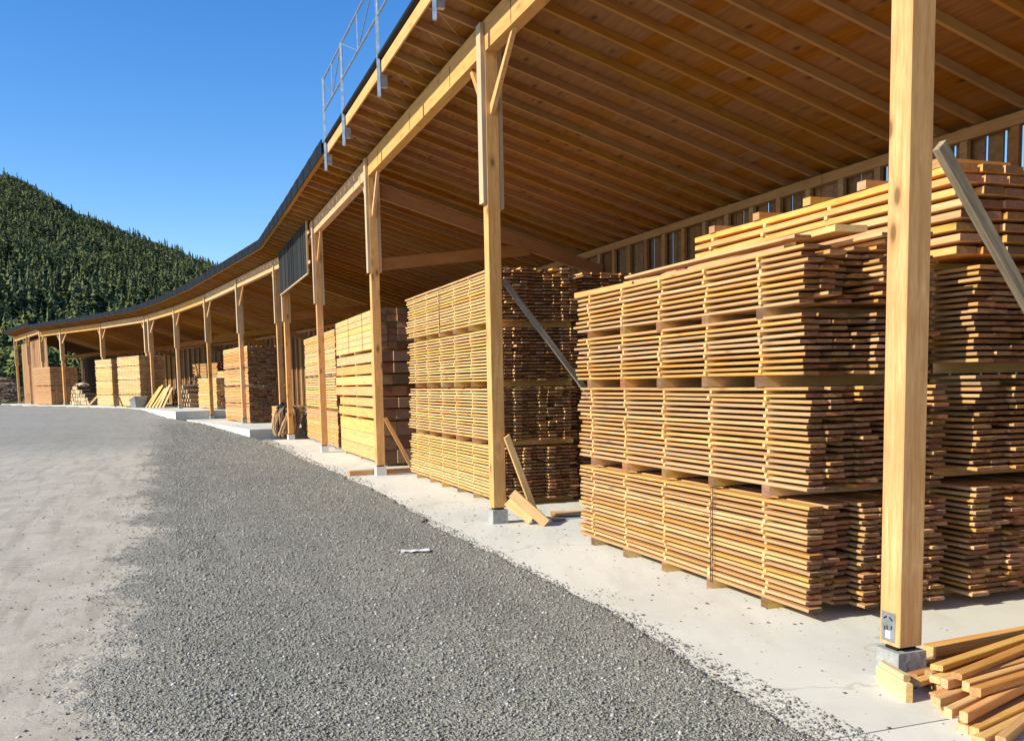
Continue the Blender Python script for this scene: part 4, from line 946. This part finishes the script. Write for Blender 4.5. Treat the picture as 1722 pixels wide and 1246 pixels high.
fo = bpy.data.objects.new('forest', me); C.objects.link(fo); tag(fo, 'mixed wood of spruce and leafy trees covering the hillside', 'forest', kind='stuff')
# dark spruces at the yard's far corner
def spruce(label, x, y, z, h, seed):
    r = np.random.RandomState(seed); root = thing('spruce_tree', label, 'tree', (x, y, z), 0, 'dark spruces past the far end of the shed')
    mb = MB(); mb.tube([(0, 0, -.3), (0, 0, h*.5), (0, 0, h*.96)], .2, 8, rad=[h*.016, h*.010, h*.002]); mb.build('trunk', 'trunk', root)
    T = []
    for l in range(46):
        f = l/45; zc = h*(.06+.93*f); rad = h*.19*(1-f)**.8+.05
        for k in range(int(26*(1-.6*f))):
            a = r.uniform(0, 6.283); rr = rad*r.uniform(.3, 1.1); s_ = h*.022*r.uniform(.6, 1.3); c_ = np.array([math.cos(a)*rr, math.sin(a)*rr, zc-rr*.35+r.uniform(-.1, .1)*h*.05])
            d1 = np.array([math.cos(a), math.sin(a), -.4])*s_*1.4; d2 = np.array([-math.sin(a), math.cos(a), r.uniform(-.4, .4)])*s_*.7
            T += [c_-d1+d2*.3, c_+d1, c_-d2-d1*.2]
    me = bpy.data.meshes.new('crown'); me.from_pydata([tuple(q) for q in T], [], [(3*k, 3*k+1, 3*k+2) for k in range(len(T)//3)]); me.materials.append(M_['dark_needles'])
    o = bpy.data.objects.new('crown', me); C.objects.link(o); o.parent = root
spruce('dark spruce at the yard corner beside the far boarded bay', -66.5, 118, .9, 13.5, 1)
spruce('second dark spruce standing behind the brushwood heap', -72, 124, .9, 12.5, 2)
spruce('slender dark spruce between the brushwood heap and the hill', -59.0, 116, .9, 8.0, 3)
def bush(label, x, y, z, r_, seed, n=900):
    r = np.random.RandomState(seed); root = thing('bush', label, 'bush', (x, y, z), 0, 'green bushes at the yard edge')
    T = []
    lob = [(r.uniform(-.5, .5)*r_, r.uniform(-.5, .5)*r_, r.uniform(.4, .9)*r_, r.uniform(.4, .65)*r_) for _ in range(7)]
    for k in range(n):
        l = lob[r.randint(7)]; v = r.normal(size=3); v /= np.linalg.norm(v); c_ = np.array(l[:3])+v*l[3]*r.uniform(.6, 1.05); e1, e2 = r.normal(size=3)*r_*.06, r.normal(size=3)*r_*.06
        T += [c_+e1, c_+e2, c_-(e1+e2)*.6]
    me = bpy.data.meshes.new('foliage'); me.from_pydata([tuple(q) for q in T], [], [(3*k, 3*k+1, 3*k+2) for k in range(len(T)//3)]); me.materials.append(M_['leaves'])
    o = bpy.data.objects.new('foliage', me); C.objects.link(o); o.parent = root
    mb = MB()
    for k in range(5): mb.tube([(0, 0, -.1), (r.uniform(-.3, .3)*r_, r.uniform(-.3, .3)*r_, r_*.9)], .03, 5)
    mb.build('stem', 'trunk', root)
bush('bright green bush by the brushwood heap', -46.6, 83, .75, 1.5, 1)
bush('low green bush behind the brushwood heap', -53, 92, .75, 1.7, 2)
mb = MB(); rb = random.Random(8)
for k in range(420):
    f = rb.uniform(0, 1); cx_, cy_ = -47.6+f*6.2, 86.5-f*6.8; top = 2.2*math.sin(math.pi*(.12+.76*f))**.6; zz = rb.uniform(.05, 1)*top; a = rb.uniform(0, 6.283); ln = rb.uniform(.6, 1.6); tl = rb.uniform(-.5, .5)
    sp_ = (1-zz/2.6)*.9; ox, oy = rb.uniform(-sp_, sp_), rb.uniform(-sp_, sp_)
    p = Vector((cx_+ox, cy_+oy, .72+zz)); d_ = Vector((math.cos(a), math.sin(a), tl*.5))*ln*.5
    mb.tube([p-d_, p+Vector((rb.uniform(-.1, .1), rb.uniform(-.1, .1), .05)), p+d_], rb.uniform(.02, .055), 5)
tag(mb.build('brushwood', 'twig'), 'heap of brown brushwood beyond the far end of the shed', 'brushwood', kind='stuff')

# ------------------------------------------------------------------ loose stones of the yard
def stones(name, label, Nn, nd_fn, size, mat, kind='stuff', flat=.7):
    r = np.random.RandomState(21+len(name)); n_, d_, sc = nd_fn(r, Nn)
    X = ORG.x+NN.x*n_+ND.x*d_; Y = ORG.y+NN.y*n_+ND.y*d_; s_, nn = row_sn(X, Y)
    Z = ground_z(X, Y); Z = np.where(Z < -.012, 0.0, Z)
    base = np.array([(1, 0, 0), (0, 1, 0), (-1, 0, 0), (0, -1, 0), (0, 0, 1), (0, 0, -1), (.7, .7, .5), (-.7, -.7, .5)], float)[:6]
    tri = np.array([(0, 1, 4), (1, 2, 4), (2, 3, 4), (3, 0, 4), (1, 0, 5), (2, 1, 5), (3, 2, 5), (0, 3, 5)])
    S = size[0]*(size[1]/size[0])**(r.rand(Nn)**2.2)*sc
    P = base[None]+r.uniform(-.35, .35, (Nn, 6, 3)); ang = r.uniform(0, 6.283, Nn); ca, sa = np.cos(ang), np.sin(ang)
    asp = r.uniform(.7, 1.4, (Nn, 1))
    x = P[:, :, 0]*asp; y = P[:, :, 1]; zz = P[:, :, 2]*flat
    W_ = np.stack([(x*ca[:, None]-y*sa[:, None])*S[:, None]+X[:, None], (x*sa[:, None]+y*ca[:, None])*S[:, None]+Y[:, None], zz*S[:, None]+(Z+S*.25)[:, None]], -1).reshape(-1, 3).astype(np.float32)
    F_ = (tri[None]+(np.arange(Nn)*6)[:, None, None]).reshape(-1).astype(np.int32)
    me = bpy.data.meshes.new(name); me.vertices.add(len(W_)); me.vertices.foreach_set('co', W_.ravel()); me.loops.add(len(F_)); me.loops.foreach_set('vertex_index', F_)
    me.polygons.add(len(F_)//3); me.polygons.foreach_set('loop_start', np.arange(0, len(F_), 3, dtype=np.int32)); me.update(calc_edges=True); me.materials.append(mat)
    o = bpy.data.objects.new(name, me); C.objects.link(o); return tag(o, label, name, kind=kind)
m, t, b = nmat('gravel_stone'); g = N(t, 'ShaderNodeNewGeometry'); ri = g.outputs['Random Per Island']
t.links.new(mix(t, math_(t, 'FRACT', math_(t, 'MULTIPLY', ri, 17.3)), ramp(t, ri, ((0, .12), (.55, .24), (.85, .36), (.97, .62))), (0.28, 0.272, 0.22), 'MIX'), b.inputs['Base Color'])
b.inputs['Roughness'].default_value = .9; b.inputs['Specular IOR Level'].default_value = .2
def grav(r, n):
    d_ = -7.4+(r.rand(n)**2.0)*36; nn = np.where(r.rand(n) < .85, r.uniform(-3.5, -.6, n), -3.4+r.normal(0, .33, n)); clump = fbm(nn*.8+5, d_*.8, 3); nn = np.where(clump < .42, nn*1.0+r.uniform(-.3, .3, n), nn)
    return nn, d_, np.clip(1+(d_+7)*.03, 1, 2.0)
stones('gravel', 'loose crushed stone over the yard between dusty track and slab', 95000, grav, (.0045, .013), m)
def spill(r, n):
    d_ = r.uniform(-7.4, 7, n); return -1.02+np.abs(r.normal(0, .15, n))+np.interp(d_, [-8, -4, 0, 4, 8], [-.1, .12, .2, .3, .25]), d_, np.ones(n)
stones('gravel_spill', 'small stones strewn along the edge of the concrete slab', 1200, spill, (.004, .012), m)
def dusty(r, n): return r.uniform(-8.5, -3.6, n), -7+(r.rand(n)**1.4)*20, np.ones(n)
stones('track_stones', 'scattered small stones on the dusty track', 2600, dusty, (.004, .014), m)
def chips(r, n): return np.abs(r.normal(0, .7, n))*r.choice([-1, 1], n)*.8+.1, r.uniform(-7.3, 3, n), np.ones(n)
stones('wood_chips', 'bark crumbs and wood chips littering the concrete', 620, chips, (.004, .016), M_['twig'], flat=.25)
